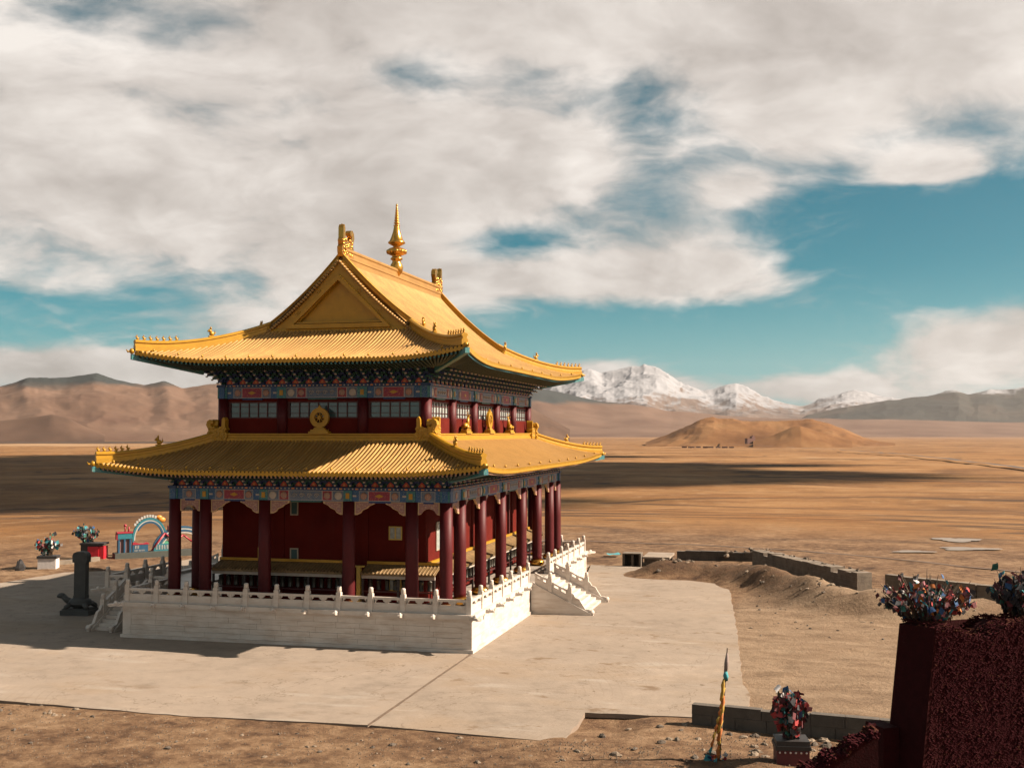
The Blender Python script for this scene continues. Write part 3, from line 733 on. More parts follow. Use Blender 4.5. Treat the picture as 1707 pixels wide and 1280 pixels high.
def hip_ridges(R, root, vtop, nfig, figv, beastv):
    for k in range(4):
        pts = []; n = 22; w0, w1, o0, o1, vm = R.side(k); vend = -R.ext / (o0 - o1)
        for i in range(n + 1):
            v = vtop + (vend - vtop) * i / n
            x = R.w(k, v); q = R.pt(k, x, v); extra = .12 * (i / n) ** 6
            pts.append(Vector((q[0], q[1], q[2] + extra)))
        mb = MB(); mb.sweep(pts, HIPSEC); me = mb.obj('hip_ridge', GOLD_DEEP, root, (0, 0, 0), SIDE[k]); fixn(me.data)
        c, s = math.cos(SIDE[k]), math.sin(SIDE[k])
        def on(v, me_, nm, rot=0):
            i = (vtop - v) / (vtop - vend) * n; j = max(0, min(n - 1, int(i))); p = pts[j].lerp(pts[j + 1], i - j)
            d = pts[j + 1] - pts[j]; ang = math.atan2(d.y, d.x) + math.pi / 2
            return link(nm, me_, root, (p.x * c - p.y * s, p.x * s + p.y * c, p.z + .42), SIDE[k] + ang)
        on(beastv, BEAST, 'ridge_beast')
        for j in range(nfig): on(vend + .02 + (figv - vend) * j / (nfig - 1), FIG, 'roof_figure')
        tip = pts[-1]; mb = MB(); mb.ball((tip.x + .08, tip.y - .08, tip.z - .12), .13, 8, 0, (1, 1, 1.1)); mb.tube([(tip.x + .1, tip.y - .1, tip.z - .1), (tip.x + .22, tip.y - .22, tip.z - .16), (tip.x + .27, tip.y - .27, tip.z - .05)], [.06, .05, .02], 6)
        mb.obj('corner_dragon_head', GOLD_DEEP, root, (0, 0, 0), SIDE[k])

# lower skirt roof
LOW = Roof('lower', 9.12, 14.85, 5.62, 10.94, 7.86, lambda v: 1.02 * v + .44 * v * abs(v), .42, .36)
lroot = build_roof(LOW, 'lower_roof')
soffit(LOW, (HY + .28, HX + .28), 7.62, 'l')
hip_ridges(LOW, lroot, 1.0, 6, .16, .46)
# ridge course around the upper wall, with a rearing dragon fish at each corner
mb = MB(); q = .16
RSEC = [(-q, -.1), (q, -.1), (q, .1), (q * .7, .13), (q * .7, .23), (q, .27), (q, .33), (-q, .33), (-q, .27), (-q * .7, .23), (-q * .7, .13), (-q, .1)]
rx, ry = 5.6, 10.92
for k in range(4):
    half, dist = (rx, ry) if k % 2 == 0 else (ry, rx)
    mb = MB(); mb.sweep([(-half + .2, -dist, 9.3), (half - .2, -dist, 9.3)], RSEC); o = mb.obj('ring_ridge', GOLD_DEEP, lroot, (0, 0, 0), SIDE[k]); fixn(o.data)
    mb = MB(); n = int(2 * half / .16)
    for i in range(n): x = -half + (i + .5) * 2 * half / n; mb.box(x - .05, x + .05, -dist - q - .05, -dist - q + .02, 9.14, 9.25)
    stuff(mb.obj('drip_tiles', GOLD_DEEP, lroot, (0, 0, 0), SIDE[k]))
CH1 = chiwen_mesh(1.1, 'corner_dragon_fish', .19)
for sx in (-1, 1):
    for sy in (-1, 1):
        o = link('corner_dragon_fish', CH1, lroot, (sx * (rx - .12), sy * (ry + .02), 9.28), 0 if sx < 0 else math.pi); o.scale = (-1, 1, 1)
        o = link('corner_dragon_fish', CH1, lroot, (sx * (rx + .05), sy * (ry - .45), 9.28), math.pi / 2 if sy < 0 else -math.pi / 2); o.scale = (-1, 1, 1)

# ---- upper storey
Z1 = 9.3
mb = MB(); s0 = 10.38
for k in range(4):
    half, dist = (UX, UY) if k % 2 == 0 else (UY, UX)
    mb = MB(); mb.box(-half, half, -dist, -dist + .22, Z1 + .005, s0); mb.box(-half, half, -dist, -dist + .22, 11.2, 11.36)
    part(mb, 'upper_wall', RED_WALL, rz=SIDE[k])
    cols = [-UX, -2.12, 2.12, UX] if k % 2 == 0 else [-UY, -6.55, -2.42, 2.42, 6.55, UY]
    for i, x in enumerate(cols):
        mb = MB(); mb.lathe([(.26, Z1), (.26, 11.36)], 16, c=(x, -dist - .02, 0)); part(mb, 'upper_column', RED_COL, rz=SIDE[k])
    for i in range(len(cols) - 1):
        a, b = cols[i] + .3, cols[i + 1] - .3; w = b - a; npan = max(4, round(w / .52)); y = -dist
        mb = MB(); t = .06
        mb.box(a - .06, b + .06, y + .02, y + .2, s0, s0 + t); mb.box(a - .06, b + .06, y + .02, y + .2, 11.2 - t, 11.2)
        mb.box(a - .06, a + t, y + .02, y + .2, s0 + t, 11.2 - t); mb.box(b - t, b + .06, y + .02, y + .2, s0 + t, 11.2 - t)
        win = part(mb, 'window', RED_WOOD, rz=SIDE[k])
        for j in range(npan):
            xa = a + t + (w - 2 * t) * j / npan; xb = a + t + (w - 2 * t) * (j + 1) / npan
            if j:
                m2 = MB(); m2.box(xa - .025, xa + .025, y + .04, y + .15, s0 + t, 11.2 - t); m2.obj('mullion', RED_WOOD, win)
            m2 = MB(); m2.box(xa + .025, xb - .025, y + .09, y + .105, s0 + t, 11.2 - t); m2.obj('pane', GLASS if k % 2 == 0 else GLASS2, win)
        m2 = MB(); m2.box(a + t, b - t, y + .045, y + .088, 10.62, 10.645); m2.box(a + t, b - t, y + .045, y + .088, 10.95, 10.975); m2.obj('glazing_bar', RED_WOOD, win)
    beam_side(cols, dist, 11.36, 11.92, SIDE[k], ['red', 'scroll', 'red'] if k % 2 == 0 else ['scroll', 'red', 'scroll', 'red', 'scroll'], .5)
    brackets(half, dist, 12.06, SIDE[k], BU, .72)
# upper hip-and-gable roof
GX, GY = 3.86, 8.55
UP = Roof('upper', 7.86, 13.5, GX, GY, 13.12, lambda v: .92 * v + .93 * v * abs(v), .50, .42, 7.86 / 4.0)
uroot = build_roof(UP, 'upper_roof')
soffit(UP, (UY + .75, UX + .75), 12.78, 'u')
hip_ridges(UP, uroot, 1.0, 7, .2, .5)
ztop = UP.z0 + UP.prof(UP.vm)
# main ridge
mb = MB(); w_ = .2
MS = [(-w_, -.25), (w_, -.25), (w_, .0), (w_ * .75, .04), (w_ * .75, .2), (w_ * .95, .24), (w_ * .95, .3), (w_ * .72, .34), (w_ * .72, .56), (w_, .62), (w_, .7), (w_ * .5, .78), (-w_ * .5, .78), (-w_, .7), (-w_, .62), (-w_ * .72, .56), (-w_ * .72, .34), (-w_ * .95, .3), (-w_ * .95, .24), (-w_ * .75, .2), (-w_ * .75, .04), (-w_, .0)]
mb.sweep([(0, -8.2, ztop - .12), (0, 8.2, ztop - .12)], MS); o = mb.obj('main_ridge', GOLD, uroot); fixn(o.data)
CH2 = chiwen_mesh(1.6, 'dragon_finial', .14)
for s in (-1, 1):
    link('dragon_finial', CH2, uroot, (0, s * 7.75, ztop + .15), math.pi / 2 if s < 0 else -math.pi / 2)
# verge ridges, bargeboards, gable panel, verge tiles (both gables)
for s in (-1, 1):
    rz = 0 if s < 0 else math.pi
    for sx in (-1, 1):
        pts = []
        for i in range(17):
            v = UP.vm - .03 - (UP.vm - .03 - .86) * i / 16; x = UP.ax - v * (UP.ax - UP.bx)
            pts.append(Vector((sx * x, -GY + .2, UP.z0 + UP.prof(v) - .02)))
        mb = MB(); vs = []; fs = []; sec = [(-.17, -.12), (.17, -.12), (.17, .16), (.11, .2), (.11, .34), (.16, .39), (.16, .46), (-.16, .46), (-.16, .39), (-.11, .34), (-.11, .2), (-.17, .16)]; n = len(sec)
        for p in pts:
            for a, b in sec: vs.append((p.x, p.y + a, p.z + b))
        for i in range(len(pts) - 1):
            for j in range(n): h = (j + 1) % n; fs.append((i * n + j, i * n + h, (i + 1) * n + h, (i + 1) * n + j))
        fs.append(tuple(range(n))); fs.append(tuple((len(pts) - 1) * n + j for j in range(n)))
        mb.add(vs, fs); o = mb.obj('verge_ridge', GOLD_DEEP, uroot, (0, 0, 0), rz); fixn(o.data)
        e = pts[-1]; cc = 1 if s < 0 else -1
        link('ridge_beast', BEAST, uroot, (cc * e.x, cc * (e.y), e.z + .4), rz)
        # bargeboard following the verge
        mb = MB(); vs = []
        for i in range(25):
            v = UP.vm - (UP.vm - .90) * i / 24; x = UP.ax - v * (UP.ax - UP.bx); zt = UP.z0 + UP.prof(v) - .2
            for dz, yy in ((0, -GY - .12), (-.78, -GY - .12), (-.78, -GY - .02), (0, -GY - .02)): vs.append((sx * x, yy, max(zt + dz, 14.86)))
        fs = [(i * 4 + j, i * 4 + (j + 1) % 4, (i + 1) * 4 + (j + 1) % 4, (i + 1) * 4 + j) for i in range(24) for j in range(4)]
        mb.add(vs, fs + [(0, 1, 2, 3), (96, 97, 98, 99)]); o = mb.obj('bargeboard', GOLD_DEEP, uroot, (0, 0, 0), rz); fixn(o.data)
        # verge tile ends under the ridge: a row of round caps
        mb = MB()
        for i in range(34):
            v = UP.vm - (UP.vm - .92) * (i + .4) / 34; x = UP.ax - v * (UP.ax - UP.bx); zt = UP.z0 + UP.prof(v)
            mb.lathe([(.075, 0), (.075, .34)], 8, M=Matrix.Translation((sx * x, -GY + .04, zt - .1)) @ Matrix.Rotation(math.pi / 2, 4, 'X'))
        stuff(mb.obj('verge_tiles', GOLD, uroot, (0, 0, 0), rz))
        # gold nail clusters on the bargeboard
        mb = MB()
        for v0 in (1.12, 1.42, 1.7):
            x = UP.ax - v0 * (UP.ax - UP.bx); zt = UP.z0 + UP.prof(v0) - .55
            for a in range(6): mb.ball((sx * x + .12 * math.cos(a * 1.047), -GY - .13, zt + .12 * math.sin(a * 1.047)), .035, 6)
            mb.ball((sx * x, -GY - .13, zt), .035, 6)
        stuff(mb.obj('board_nails', GOLD_DEEP, uroot, (0, 0, 0), rz))
    # recessed triangular panel and its moulding
    zb = 14.72
    mb = MB(); prof = [(UP.ax - v * (UP.ax - UP.bx), UP.z0 + UP.prof(v) - .25) for v in [UP.vm - (UP.vm - .9) * i / 14 for i in range(15)]]
    poly = [(x, z) for x, z in prof] + [(prof[-1][0], zb)] ; poly += [(-x, z) for x, z in reversed(poly)]
    mb.prism(poly[:-1] if abs(poly[0][0]) < 1e-6 else poly, -GY + .06, -GY + .2); o = mb.obj('gable_panel', GOLD_DEEP, uroot, (0, 0, 0), rz); fixn(o.data)
    mb = MB(); T = [(-2.85, 14.98), (2.85, 14.98), (0, 17.72)]; Ti = [(-2.42, 15.2), (2.42, 15.2), (0, 17.42)]
    for i in range(3):
        j = (i + 1) % 3; mb.prism([T[i], T[j], Ti[j], Ti[i]], -GY - .3, -GY - .02)
    mb.box(-2.36, 2.36, -GY - .2, -GY - .02, 15.24, 15.32)
    o = mb.obj('gable_moulding', GOLD_DEEP, uroot, (0, 0, 0), rz); fixn(o.data)
    mb = MB(); mb.sweep([(-GX - .3, -GY - .14, 14.86), (GX + .3, -GY - .14, 14.86)], [(-.1, -.15), (.1, -.15), (.1, .05), (.06, .14), (-.06, .14), (-.1, .05)]); o = mb.obj('gable_foot_ridge', GOLD_DEEP, uroot, (0, 0, 0), rz); fixn(o.data)
    mb = MB()
    for i in range(38): x = -3.9 + 7.8 * i / 37; mb.lathe([(.07, 0), (.07, .1)], 8, M=Matrix.Translation((x, -GY - .24, 14.74)) @ Matrix.Rotation(math.pi / 2, 4, 'X'))
    stuff(mb.obj('drip_tiles', GOLD, uroot, (0, 0, 0), rz))
# finial vase and spire
prof = [(.15, 0), (.2, .06), (.35, .26), (.39, .5), (.34, .7), (.26, .8), (.25, .92), (.35, .99), (.35, 1.06), (.27, 1.12), (.26, 1.2), (.42, 1.26), (.57, 1.36), (.58, 1.5), (.45, 1.62), (.2, 1.7), (.2, 1.76), (.34, 1.84), (.5, 1.93), (.5, 2.0), (.42, 2.07), (.32, 2.3), (.23, 2.58), (.17, 2.86), (.17, 2.9)]
z = 2.9
for i in range(8):
    r = .19 - .017 * i; prof += [(r * .6, z + .01), (r, z + .05), (r, z + .09), (r * .5, z + .135)]; z += .15
prof += [(.05, z + .02), (.07, z + .08), (.01, z + .16)]
mb = MB(); mb.lathe(prof, 24, c=(0, 0, 18.75))
for i in range(10):
    a = i * .6283; mb.ball((.5 * math.cos(a), .5 * math.sin(a), 18.75 + 1.43), .13, 8)
mb.obj('spire', GOLD_SHINE, uroot)

# ---- ground-storey windows and door frame on the walls
def wall_window(x0, x1, z0, z1, k, name='window', fm=YELLOW, panes=2, glass=GLASS):
    half, dist = (UX, UY) if k % 2 == 0 else (UY, UX); y = -dist; t = .06
    mb = MB(); mb.box(x0, x1, y - .05, y - .001, z0, z0 + t); mb.box(x0, x1, y - .05, y - .001, z1 - t, z1); mb.box(x0, x0 + t, y - .05, y - .001, z0 + t, z1 - t); mb.box(x1 - t, x1, y - .05, y - .001, z0 + t, z1 - t)
    w = part(mb, name, fm, rz=SIDE[k])
    for j in range(panes):
        a = x0 + t + (x1 - x0 - 2 * t) * j / panes; b = x0 + t + (x1 - x0 - 2 * t) * (j + 1) / panes
        m = MB(); m.box(a + (.035 if j else 0), b - (.035 if j < panes - 1 else 0), y - .02, y - .002, z0 + t, z1 - t); m.obj('pane', glass, w)
        if j: m = MB(); m.box(a - .035, a + .035, y - .055, y - .001, z0 + t, z1 - t); m.obj('mullion', fm, w)
for (a, b, c, d, fm, n, gl) in [(-5.14, -4.47, 4.53, 5.18, YELLOW, 2, GLASS2), (-11.98, -11.72, 3.34, 4.01, YELLOW, 1, GLASS2), (-10.27, -9.83, 3.33, 4.02, PALEFRAME, 1, GLASS), (-10.27, -9.85, 5.62, 6.31, PALEFRAME, 1, GLASS), (-5.14, -4.5, 2.1, 2.68, YELLOW, 2, GLASS2)]:
    wall_window(a - XC, b - XC, c, d, 0, fm=fm, panes=n, glass=gl)
wall_window(5.1 - YC, 5.75 - YC, 3.89, 5.29, 1, fm=PALEFRAME, panes=1, glass=GLASS2)
for y0 in (4.0, -1.0, 8.6): wall_window(y0 - .35, y0 + .35, 3.9, 5.2, 1, fm=PALEFRAME, panes=1, glass=GLASS2)
# dark door on the right face, and vertical reveals
mb = MB(); mb.box(2.9, 3.1, -UX - .12, -UX, FLOOR, 5.9); mb.box(5.3, 5.5, -UX - .12, -UX, FLOOR, 5.9); mb.box(2.9, 5.5, -UX - .12, -UX, 5.905, 6.1)
part(mb, 'door_frame', RED_WOOD, rz=SIDE[1])
# wall pilasters seen as faint vertical breaks
for k in (0, 1):
    half, dist = (UX, UY) if k == 0 else (UY, UX)
    for x in ([-2.2, 2.2] if k == 0 else [-6.55, -2.42, 2.42, 6.55]):
        mb = MB(); mb.box(x - .22, x + .22, -dist - .05, -dist - .001, FLOOR, 9.0); part(mb, 'pilaster', RED_WALL, rz=SIDE[k])
# ------------------------------------------------------------------ marble terrace
TER = thing('marble_terrace', 'white marble terrace with carved balustrade and stairs under the temple', 'terrace', (0, 0, 0))
TL, TD = 17.2, 28.36
COURSES = [(.14, .38), (.38, .62), (.62, .86), (.86, 1.10), (1.10, 1.36)]
def tp(mb, name, mats=MARBLE, parent=None, loc=(0, 0, 0), rz=0.0, fix=False):
    o = mb.obj(name, mats, parent or TER, loc, rz)
    if fix: fixn(o.data)
    return o
mb = MB(); mb.box(-TL + .06, -.06, .06, TD - .06, 0.0, FLOOR - .02); tp(mb, 'terrace_core')
PAVE = mat('terrace_paving', (.27, .235, .195), .7, 0, .12, 1.5)
mb = MB(); mb.box(-TL + .05, -.05, .05, TD - .05, FLOOR - .015, FLOOR); tp(mb, 'terrace_floor', PAVE)
def block_row(a, b, z0, z1, off, r, axis, out):
    x = a
    while x < b - .05:
        l = r.uniform(1.1, 1.9); e = min(b, x + l)
        if b - e < .5: e = b
        p = r.uniform(-.004, .004); mb = MB()
        if axis == 'x': mb.box(x + .004, e - .004, off - p, off + .08, z0 + .004, z1 - .004)
        else: mb.box(off - .08, off + p, x + .004, e - .004, z0 + .004, z1 - .004)
        tp(mb, 'marble_block'); x = e
r = random.Random(4)
for i, (z0, z1) in enumerate(COURSES):
    block_row(-TL + .42, -.42, z0, z1, (.0, -.0, .025, .012, .0)[i], r, 'x', -1)
    block_row(.42, 11.5, z0, z1, -(.0, -.0, .025, .012, .0)[i], r, 'y', 1); block_row(16.9, TD - .42, z0, z1, -(.0, -.0, .025, .012, .0)[i], r, 'y', 1)
for (x, y) in ((-TL, 0), (-.42, 0), (-.42, TD - .42), (-TL, TD - .42)):
    mb = MB(); mb.box(x - .012 if x < -1 else x, x + .42 + (.012 if x > -1 else 0), y - .012 if y < 1 else y, y + .42 + (.012 if y > 1 else 0), .14, 1.36); tp(mb, 'corner_pier')
mb = MB(); mb.box(-TL - .09, .09, -.09, TD + .09, -.05, .14); tp(mb, 'plinth_course')
mb = MB(); mb.box(-TL - .03, .03, -.03, TD + .03, 1.362, 1.46); mb.box(-TL - .1, .1, -.1, TD + .1, 1.462, FLOOR + .1 - .01)
# (ledge is a frame: leave the floor open)
mb = MB()
for (x0, x1, y0, y1) in ((-TL - .03, .03, -.03, .3), (-TL - .03, .03, TD - .3, TD + .03), (-TL - .03, -TL + .3, .3, TD - .3), (-.3, .03, .3, 11.8), (-.3, .03, 16.6, TD - .3)):
    mb.box(x0, x1, y0, y1, 1.362, 1.452)
tp(mb, 'cornice')
mb = MB()
for (x0, x1, y0, y1) in ((-TL - .11, .11, -.11, .36), (-TL - .11, .11, TD - .36, TD + .11), (-TL - .11, -TL + .36, .36, TD - .36), (-.36, .11, .36, 11.8), (-.36, .11, 16.6, TD - .36)):
    mb.box(x0, x1, y0, y1, 1.455, 1.66)
tp(mb, 'ledge_stone')
def post_mesh(h=.78):
    mb = MB(); mb.box(-.11, .11, -.11, .11, 0, h); mb.box(-.085, .085, -.085, .085, h, h + .04)
    mb.lathe([(.1, h + .04), (.115, h + .08), (.1, h + .2), (.105, h + .24), (.06, h + .28)], 12); return mb.mesh('balustrade_post', MARBLE)
POST = post_mesh()
def panel_mesh(l):
    mb = MB(); a = l / 2 - .11; h = .62
    mb.box(-a, a, -.055, .055, 0, h * .60); mb.box(-a + .12, a - .12, -.07, .07, h * .12, h * .5)
    mb.box(-a, a, -.075, .075, h * .86, h + .02)
    for x in (-a + .05, 0, a - .05): mb.box(x - .05, x + .05, -.05, .05, h * .60, h * .86)
    for c in (-a / 2, a / 2):     # cloud-shaped sides of the two openings
        w = a / 2 - .06
        for s in (-1, 1): mb.prism([(c + s * w, h * .60), (c + s * w, h * .86), (c + s * w * .5, h * .86), (c + s * w * .62, h * .74), (c + s * w * .86, h * .68)], -.05, .05)
    me = mb.mesh('balustrade_panel', MARBLE); fixn(me); return me
def spout_mesh(L=.34, w=.085):
    mb = MB(); mb.box(-w, w, -L * .5, .1, -.08, .09); mb.prism([(-w * .9, -.05), (w * .9, -.05), (w * .8, .07), (-w * .8, .07)], -L, -L * .5)
    mb.ball((0, -L * .55, .08), w * .8, 8); mb.box(-w * .7, w * .7, -L - .04, -L * .8, -.02, .05)
    for s in (-1, 1): mb.ball((s * w * .8, -L * .35, .06), w * .45, 6)
    me = mb.mesh('dragon_spout', MARBLE); return me
SPOUT, SPOUT2 = spout_mesh(), spout_mesh(.75, .14)
PM = {}
def balustrade(p0, p1, n, z=1.66, out=None, ends=(True, True), spouts=True):
    p0, p1 = Vector((*p0, 0)), Vector((*p1, 0)); d = (p1 - p0); L = d.length; l = L / n; d.normalize(); rz = math.atan2(d.y, d.x)
    key = round(l, 3)
    if key not in PM: PM[key] = panel_mesh(l)
    for i in range(n + 1):
        p = p0 + d * l * i
        if (i > 0 or ends[0]) and (i < n or ends[1]): link('balustrade_post', POST, TER, (p.x, p.y, z), rz)
        if i < n: q = p + d * l / 2; link('balustrade_panel', PM[key], TER, (q.x, q.y, z), rz)
        if spouts and 0 < i < n: q = p + Vector((d.y, -d.x, 0)) * .25; link('dragon_spout', SPOUT, TER, (q.x, q.y, z - .12), rz)
balustrade((-17.05, .15), (-.15, .15), 11)
balustrade((-.15, .15), (-.15, 11.55), 6, ends=(False, True)); balustrade((-.15, 16.8), (-.15, 28.2), 6)
balustrade((-.15, 28.2), (-17.05, 28.2), 11, ends=(False, True)); balustrade((-17.05, 4.2), (-17.05, .15), 2, ends=(True, False)); balustrade((-17.05, 28.2), (-17.05, 24.2), 2, ends=(False, True))
for (x, y, a) in ((-.05, .05, math.pi / 4), (-17.15, .05, -math.pi / 4), (-.05, 28.3, math.pi * .75), (-17.15, 28.3, -math.pi * .75)):
    link('dragon_spout', SPOUT2, TER, (x, y, 1.54), a)
# staircase in a local frame: descends along +x from the terrace edge at x=0, centred on y=0
def staircase(loc, rz, width, run=2.95, top=1.55, posts=(1.02, 2.1)):
    st = MB().box(0, .01, -.01, .01, .2, .21).obj('staircase', MARBLE, TER, loc, rz)
    mb = MB(); n = 10; hw = width / 2 - .3
    mbs = MB(); mbs.prism([(0, 0), (run - .1, 0), (.02, top - .15), (0, top - .15)], -hw, hw); st.data = mbs.mesh('staircase', MARBLE); fixn(st.data)
    for i in range(n):
        z1 = top * (n - i) / (n + .0) - .0; x0 = run * i / n; m = MB()
        m.box(x0 - .02, x0 + run / n + .02, -hw + .002, hw - .002, z1 - top / n - .02, z1 - .02 - top / n * .0 - (.13 if i < 0 else 0)); m.obj('step', MARBLE, st)
    sl = top / (run + .15)
    for s in (-1, 1):
        y0 = s * (hw + .15)
        m = MB(); m.prism([(0, 0), (run + .3, 0), (run + .3, .1), (0, top + .12)], y0 - .15, y0 + .15); o = m.obj('stair_side', MARBLE, st); fixn(o.data)
        xs = [0.1] + list(posts)
        zt = lambda x: top + .12 - sl * x
        for x in posts:
            o = link('stair_post', POST, st, (x, y0, zt(x) - .02))
        for a, b in zip(xs[:-1], xs[1:]):
            a += .1; b -= .1; m = MB()
            def para(u0, u1, h0, h1, w): m.prism([(u0, zt(u0) + h0), (u1, zt(u1) + h0), (u1, zt(u1) + h1), (u0, zt(u0) + h1)], y0 - w, y0 + w)
            para(a, b, 0, .36, .055); para(a, b, .50, .60, .07)
            mid = (a + b) / 2
            for u in (a + .05, mid, b - .05): para(u - .07, u + .07, .36, .5, .05)
            o = m.obj('stair_rail', MARBLE, st); fixn(o.data)
        x = posts[-1] + .1; m = MB(); e = run + .42
        top_pts = [(x, zt(x) + .58), (x + .12, zt(x) + .50), (x + .2, zt(x) + .34), (x + .42, zt(x) + .26), (x + .52, zt(x) + .08), (x + .74, .32), (x + .95, .30), (e, .18), (e, .0)]
        m.prism([(x, zt(x) - .02 if zt(x) > .05 else .02)] + top_pts + [(x + .3, 0)], y0 - .07, y0 + .07)
        m.lathe([(.14, -.1), (.14, .1)], 14, M=Matrix.Translation((e - .1, y0, .15)) @ Matrix.Rotation(math.pi / 2, 4, 'X'))
        o = m.obj('scroll_end', MARBLE, st); fixn(o.data)
    return st
staircase((.02, 14.18, 0), 0, 5.3)
# porch on the west side with its own stairs
PX0, PY0, PY1 = -21.0, 4.3, 24.1
mb = MB(); mb.box(PX0, -TL - .12, PY0, PY1, 0, FLOOR); mb.box(PX0 - .06, -TL - .12, PY0 - .06, PY1 + .06, -.04, .14); tp(mb, 'porch_core')
mb = MB(); mb.box(PX0 - .1, PX0 + .3, PY0 - .1, PY1 + .1, FLOOR + .002, 1.66); mb.box(PX0 + .3, -19.85, PY0 - .1, PY0 + .3, FLOOR + .002, 1.66); mb.box(-18.35, -TL - .12, PY0 - .1, PY0 + .3, FLOOR + .002, 1.66); tp(mb, 'ledge_stone')
balustrade((-20.9, 4.4), (-19.8, 4.4), 1, spouts=False); balustrade((-18.35, 4.4), (-17.4, 4.4), 1, spouts=False)
balustrade((-20.9, 11.5), (-20.9, 4.4), 4, ends=(True, False)); balustrade((-20.9, 24.0), (-20.9, 16.9), 4)
link('dragon_spout', SPOUT2, TER, (-20.95, 4.35, 1.54), -math.pi / 4)
staircase((-19.08, 4.28, 0), -math.pi / 2, 1.55)
staircase((-20.98, 14.2, 0), math.pi, 5.3)

# ------------------------------------------------------------------ prayer wheel racks along the walls
RACKT = mat('shaded_rack_tile', (.20, .125, .05), .6, .1, .3, 3)  # tile colour darkened evenly to carry the shade over the front racks
def rack(label, x0, x1, k, endcap):
    """local frame: along x, wall at y=-0 side; outward -y"""
    t = thing('prayer_wheel_rack', label, 'prayer wheel rack', (XC, YC, 0), SIDE[k], 'prayer wheel racks along the temple walls')
    half, dist = (UX, UY) if k % 2 == 0 else (UY, UX)
    wy = -dist; oy = wy - .95
    mb = MB(); mb.add([(x0, wy - .02, 3.38), (x1, wy - .02, 3.38), (x1, oy - .12, 3.02), (x0, oy - .12, 3.02), (x0, wy - .02, 3.32), (x1, wy - .02, 3.32), (x1, oy - .12, 2.94), (x0, oy - .12, 2.94)],
                     [(3, 2, 1, 0), (4, 5, 6, 7), (0, 1, 5, 4), (1, 2, 6, 5), (2, 3, 7, 6), (3, 0, 4, 7)]); rf = mb.obj('rack_roof', RACKT, t)
    n = int((x1 - x0) / .17)
    m = MB()
    for i in range(n):
        x = x0 + (i + .5) * (x1 - x0) / n; rib(m, [(x, oy - .13, 3.03), (x, (oy + wy) / 2, 3.2), (x, wy - .03, 3.385)], .045, 3)
    stuff(m.obj('tile_rows', [RACKT, RACKT], rf))
    m = MB(); m.sweep([(x0, wy - .1, 3.4), (x1, wy - .1, 3.4)], [(-.06, -.03), (.06, -.03), (.06, .1), (-.06, .1)]); o = m.obj('rack_ridge', GOLD_DEEP, rf); fixn(o.data)
    m = MB(); m.box(x0 + .03, x1 - .03, oy + .0, oy + .1, 2.78, 2.93); m.obj('rack_beam', CREAM, t)
    m = MB(); m.box(x0 + .03, x1 - .03, oy + .01, oy + .09, 2.14, 2.2); m.obj('rack_rail', RED_WOOD, t)
    np_ = max(1, round((x1 - x0) / 1.7))
    for i in range(np_ + 1):
        x = x0 + .08 + (x1 - x0 - .16) * i / np_; m = MB(); m.box(x - .05, x + .05, oy + .005, oy + .095, FLOOR, 2.78); m.obj('rack_post', BLACK_WOOD, t)
    WM = rack.wm
    nw = int((x1 - x0) / .42)
    for i in range(nw):
        x = x0 + .15 + (i + .5) * (x1 - x0 - .3) / nw; link('prayer_wheel', WM, t, (x, oy + .3, 2.2))
    if endcap is not None:
        m = MB(); m.box(endcap - .09, endcap + .09, oy - .02, oy + .18, FLOOR, 3.3); m.box(endcap - .25, endcap + .25, oy - .04, oy + .2, 3.3, 3.36); m.obj('end_post', YELLOW, t)
    return t
m = MB(); m.lathe([(.02, 0), (.12, .02), (.125, .06), (.11, .08), (.11, .42), (.125, .44), (.12, .48), (.02, .52), (.02, .58)], 10); rack.wm = m.mesh('prayer_wheel', BRONZE)
rack('long shaded prayer wheel rack along the front wall, left of the yellow post', -14.0 - XC, -7.15 - XC, 0, None)
rack('short prayer wheel rack on the front wall, starting at its yellow end post', -6.2 - XC, -2.5 - XC, 0, -6.33 - XC)
rack('sunlit prayer wheel rack with gilded tile roof along the right wall', -UY + .1, UY + .1, 1, None)

# ------------------------------------------------------------------ gilded emblems standing on the lower roof
def dharma_wheel(label, loc, rz):
    t = thing('dharma_wheel', label, 'dharma wheel', loc, rz, 'gilded wheels on the lower roof ridge')
    m = MB(); m.box(-.52, .52, -.2, .2, 0, .11); m.box(-.42, .42, -.17, .17, .11, .2); m.box(-.3, .3, -.12, .12, .2, .3, taper=.04); m.obj('pedestal', GOLD_DEEP, t)
    m = MB(); M = Matrix.Translation((0, 0, .78)) @ Matrix.Rotation(math.pi / 2, 4, 'X'); n = 32
    def ring(r0, r1, h):
        vs = [(r * math.cos(6.2832 * i / n), r * math.sin(6.2832 * i / n), z) for r, z in ((r0, -h), (r1, -h), (r1, h), (r0, h)) for i in range(n)]
        fs = [(j * n + i, j * n + (i + 1) % n, ((j + 1) % 4) * n + (i + 1) % n, ((j + 1) % 4) * n + i) for j in range(4) for i in range(n)]
        m.add([tuple(M @ Vector(v)) for v in vs], fs)
    ring(.27, .47, .06); ring(.25, .29, .08); ring(.45, .49, .075); ring(.03, .09, .08); rim = m.obj('rim', GOLD_DEEP, t); fixn(rim.data)
    for i in range(8):
        a = i * math.pi / 4; m = MB(); m.tube([tuple(M @ Vector((.07 * math.cos(a), .07 * math.sin(a), 0))), tuple(M @ Vector((.28 * math.cos(a), .28 * math.sin(a), 0)))], .03, 6); m.obj('spoke', GOLD_DEEP, t)
    m = MB()
    m.prism([(-.1, 1.24), (.1, 1.24), (.05, 1.33), (0, 1.4), (-.05, 1.33)], -.04, .04); o = m.obj('flame_tip', GOLD_DEEP, t); fixn(o.data)
    return t
dharma_wheel('gilded eight-spoked wheel on the shaded front ridge of the lower roof', (XC - .02, YC - 10.95, 9.62), 0)
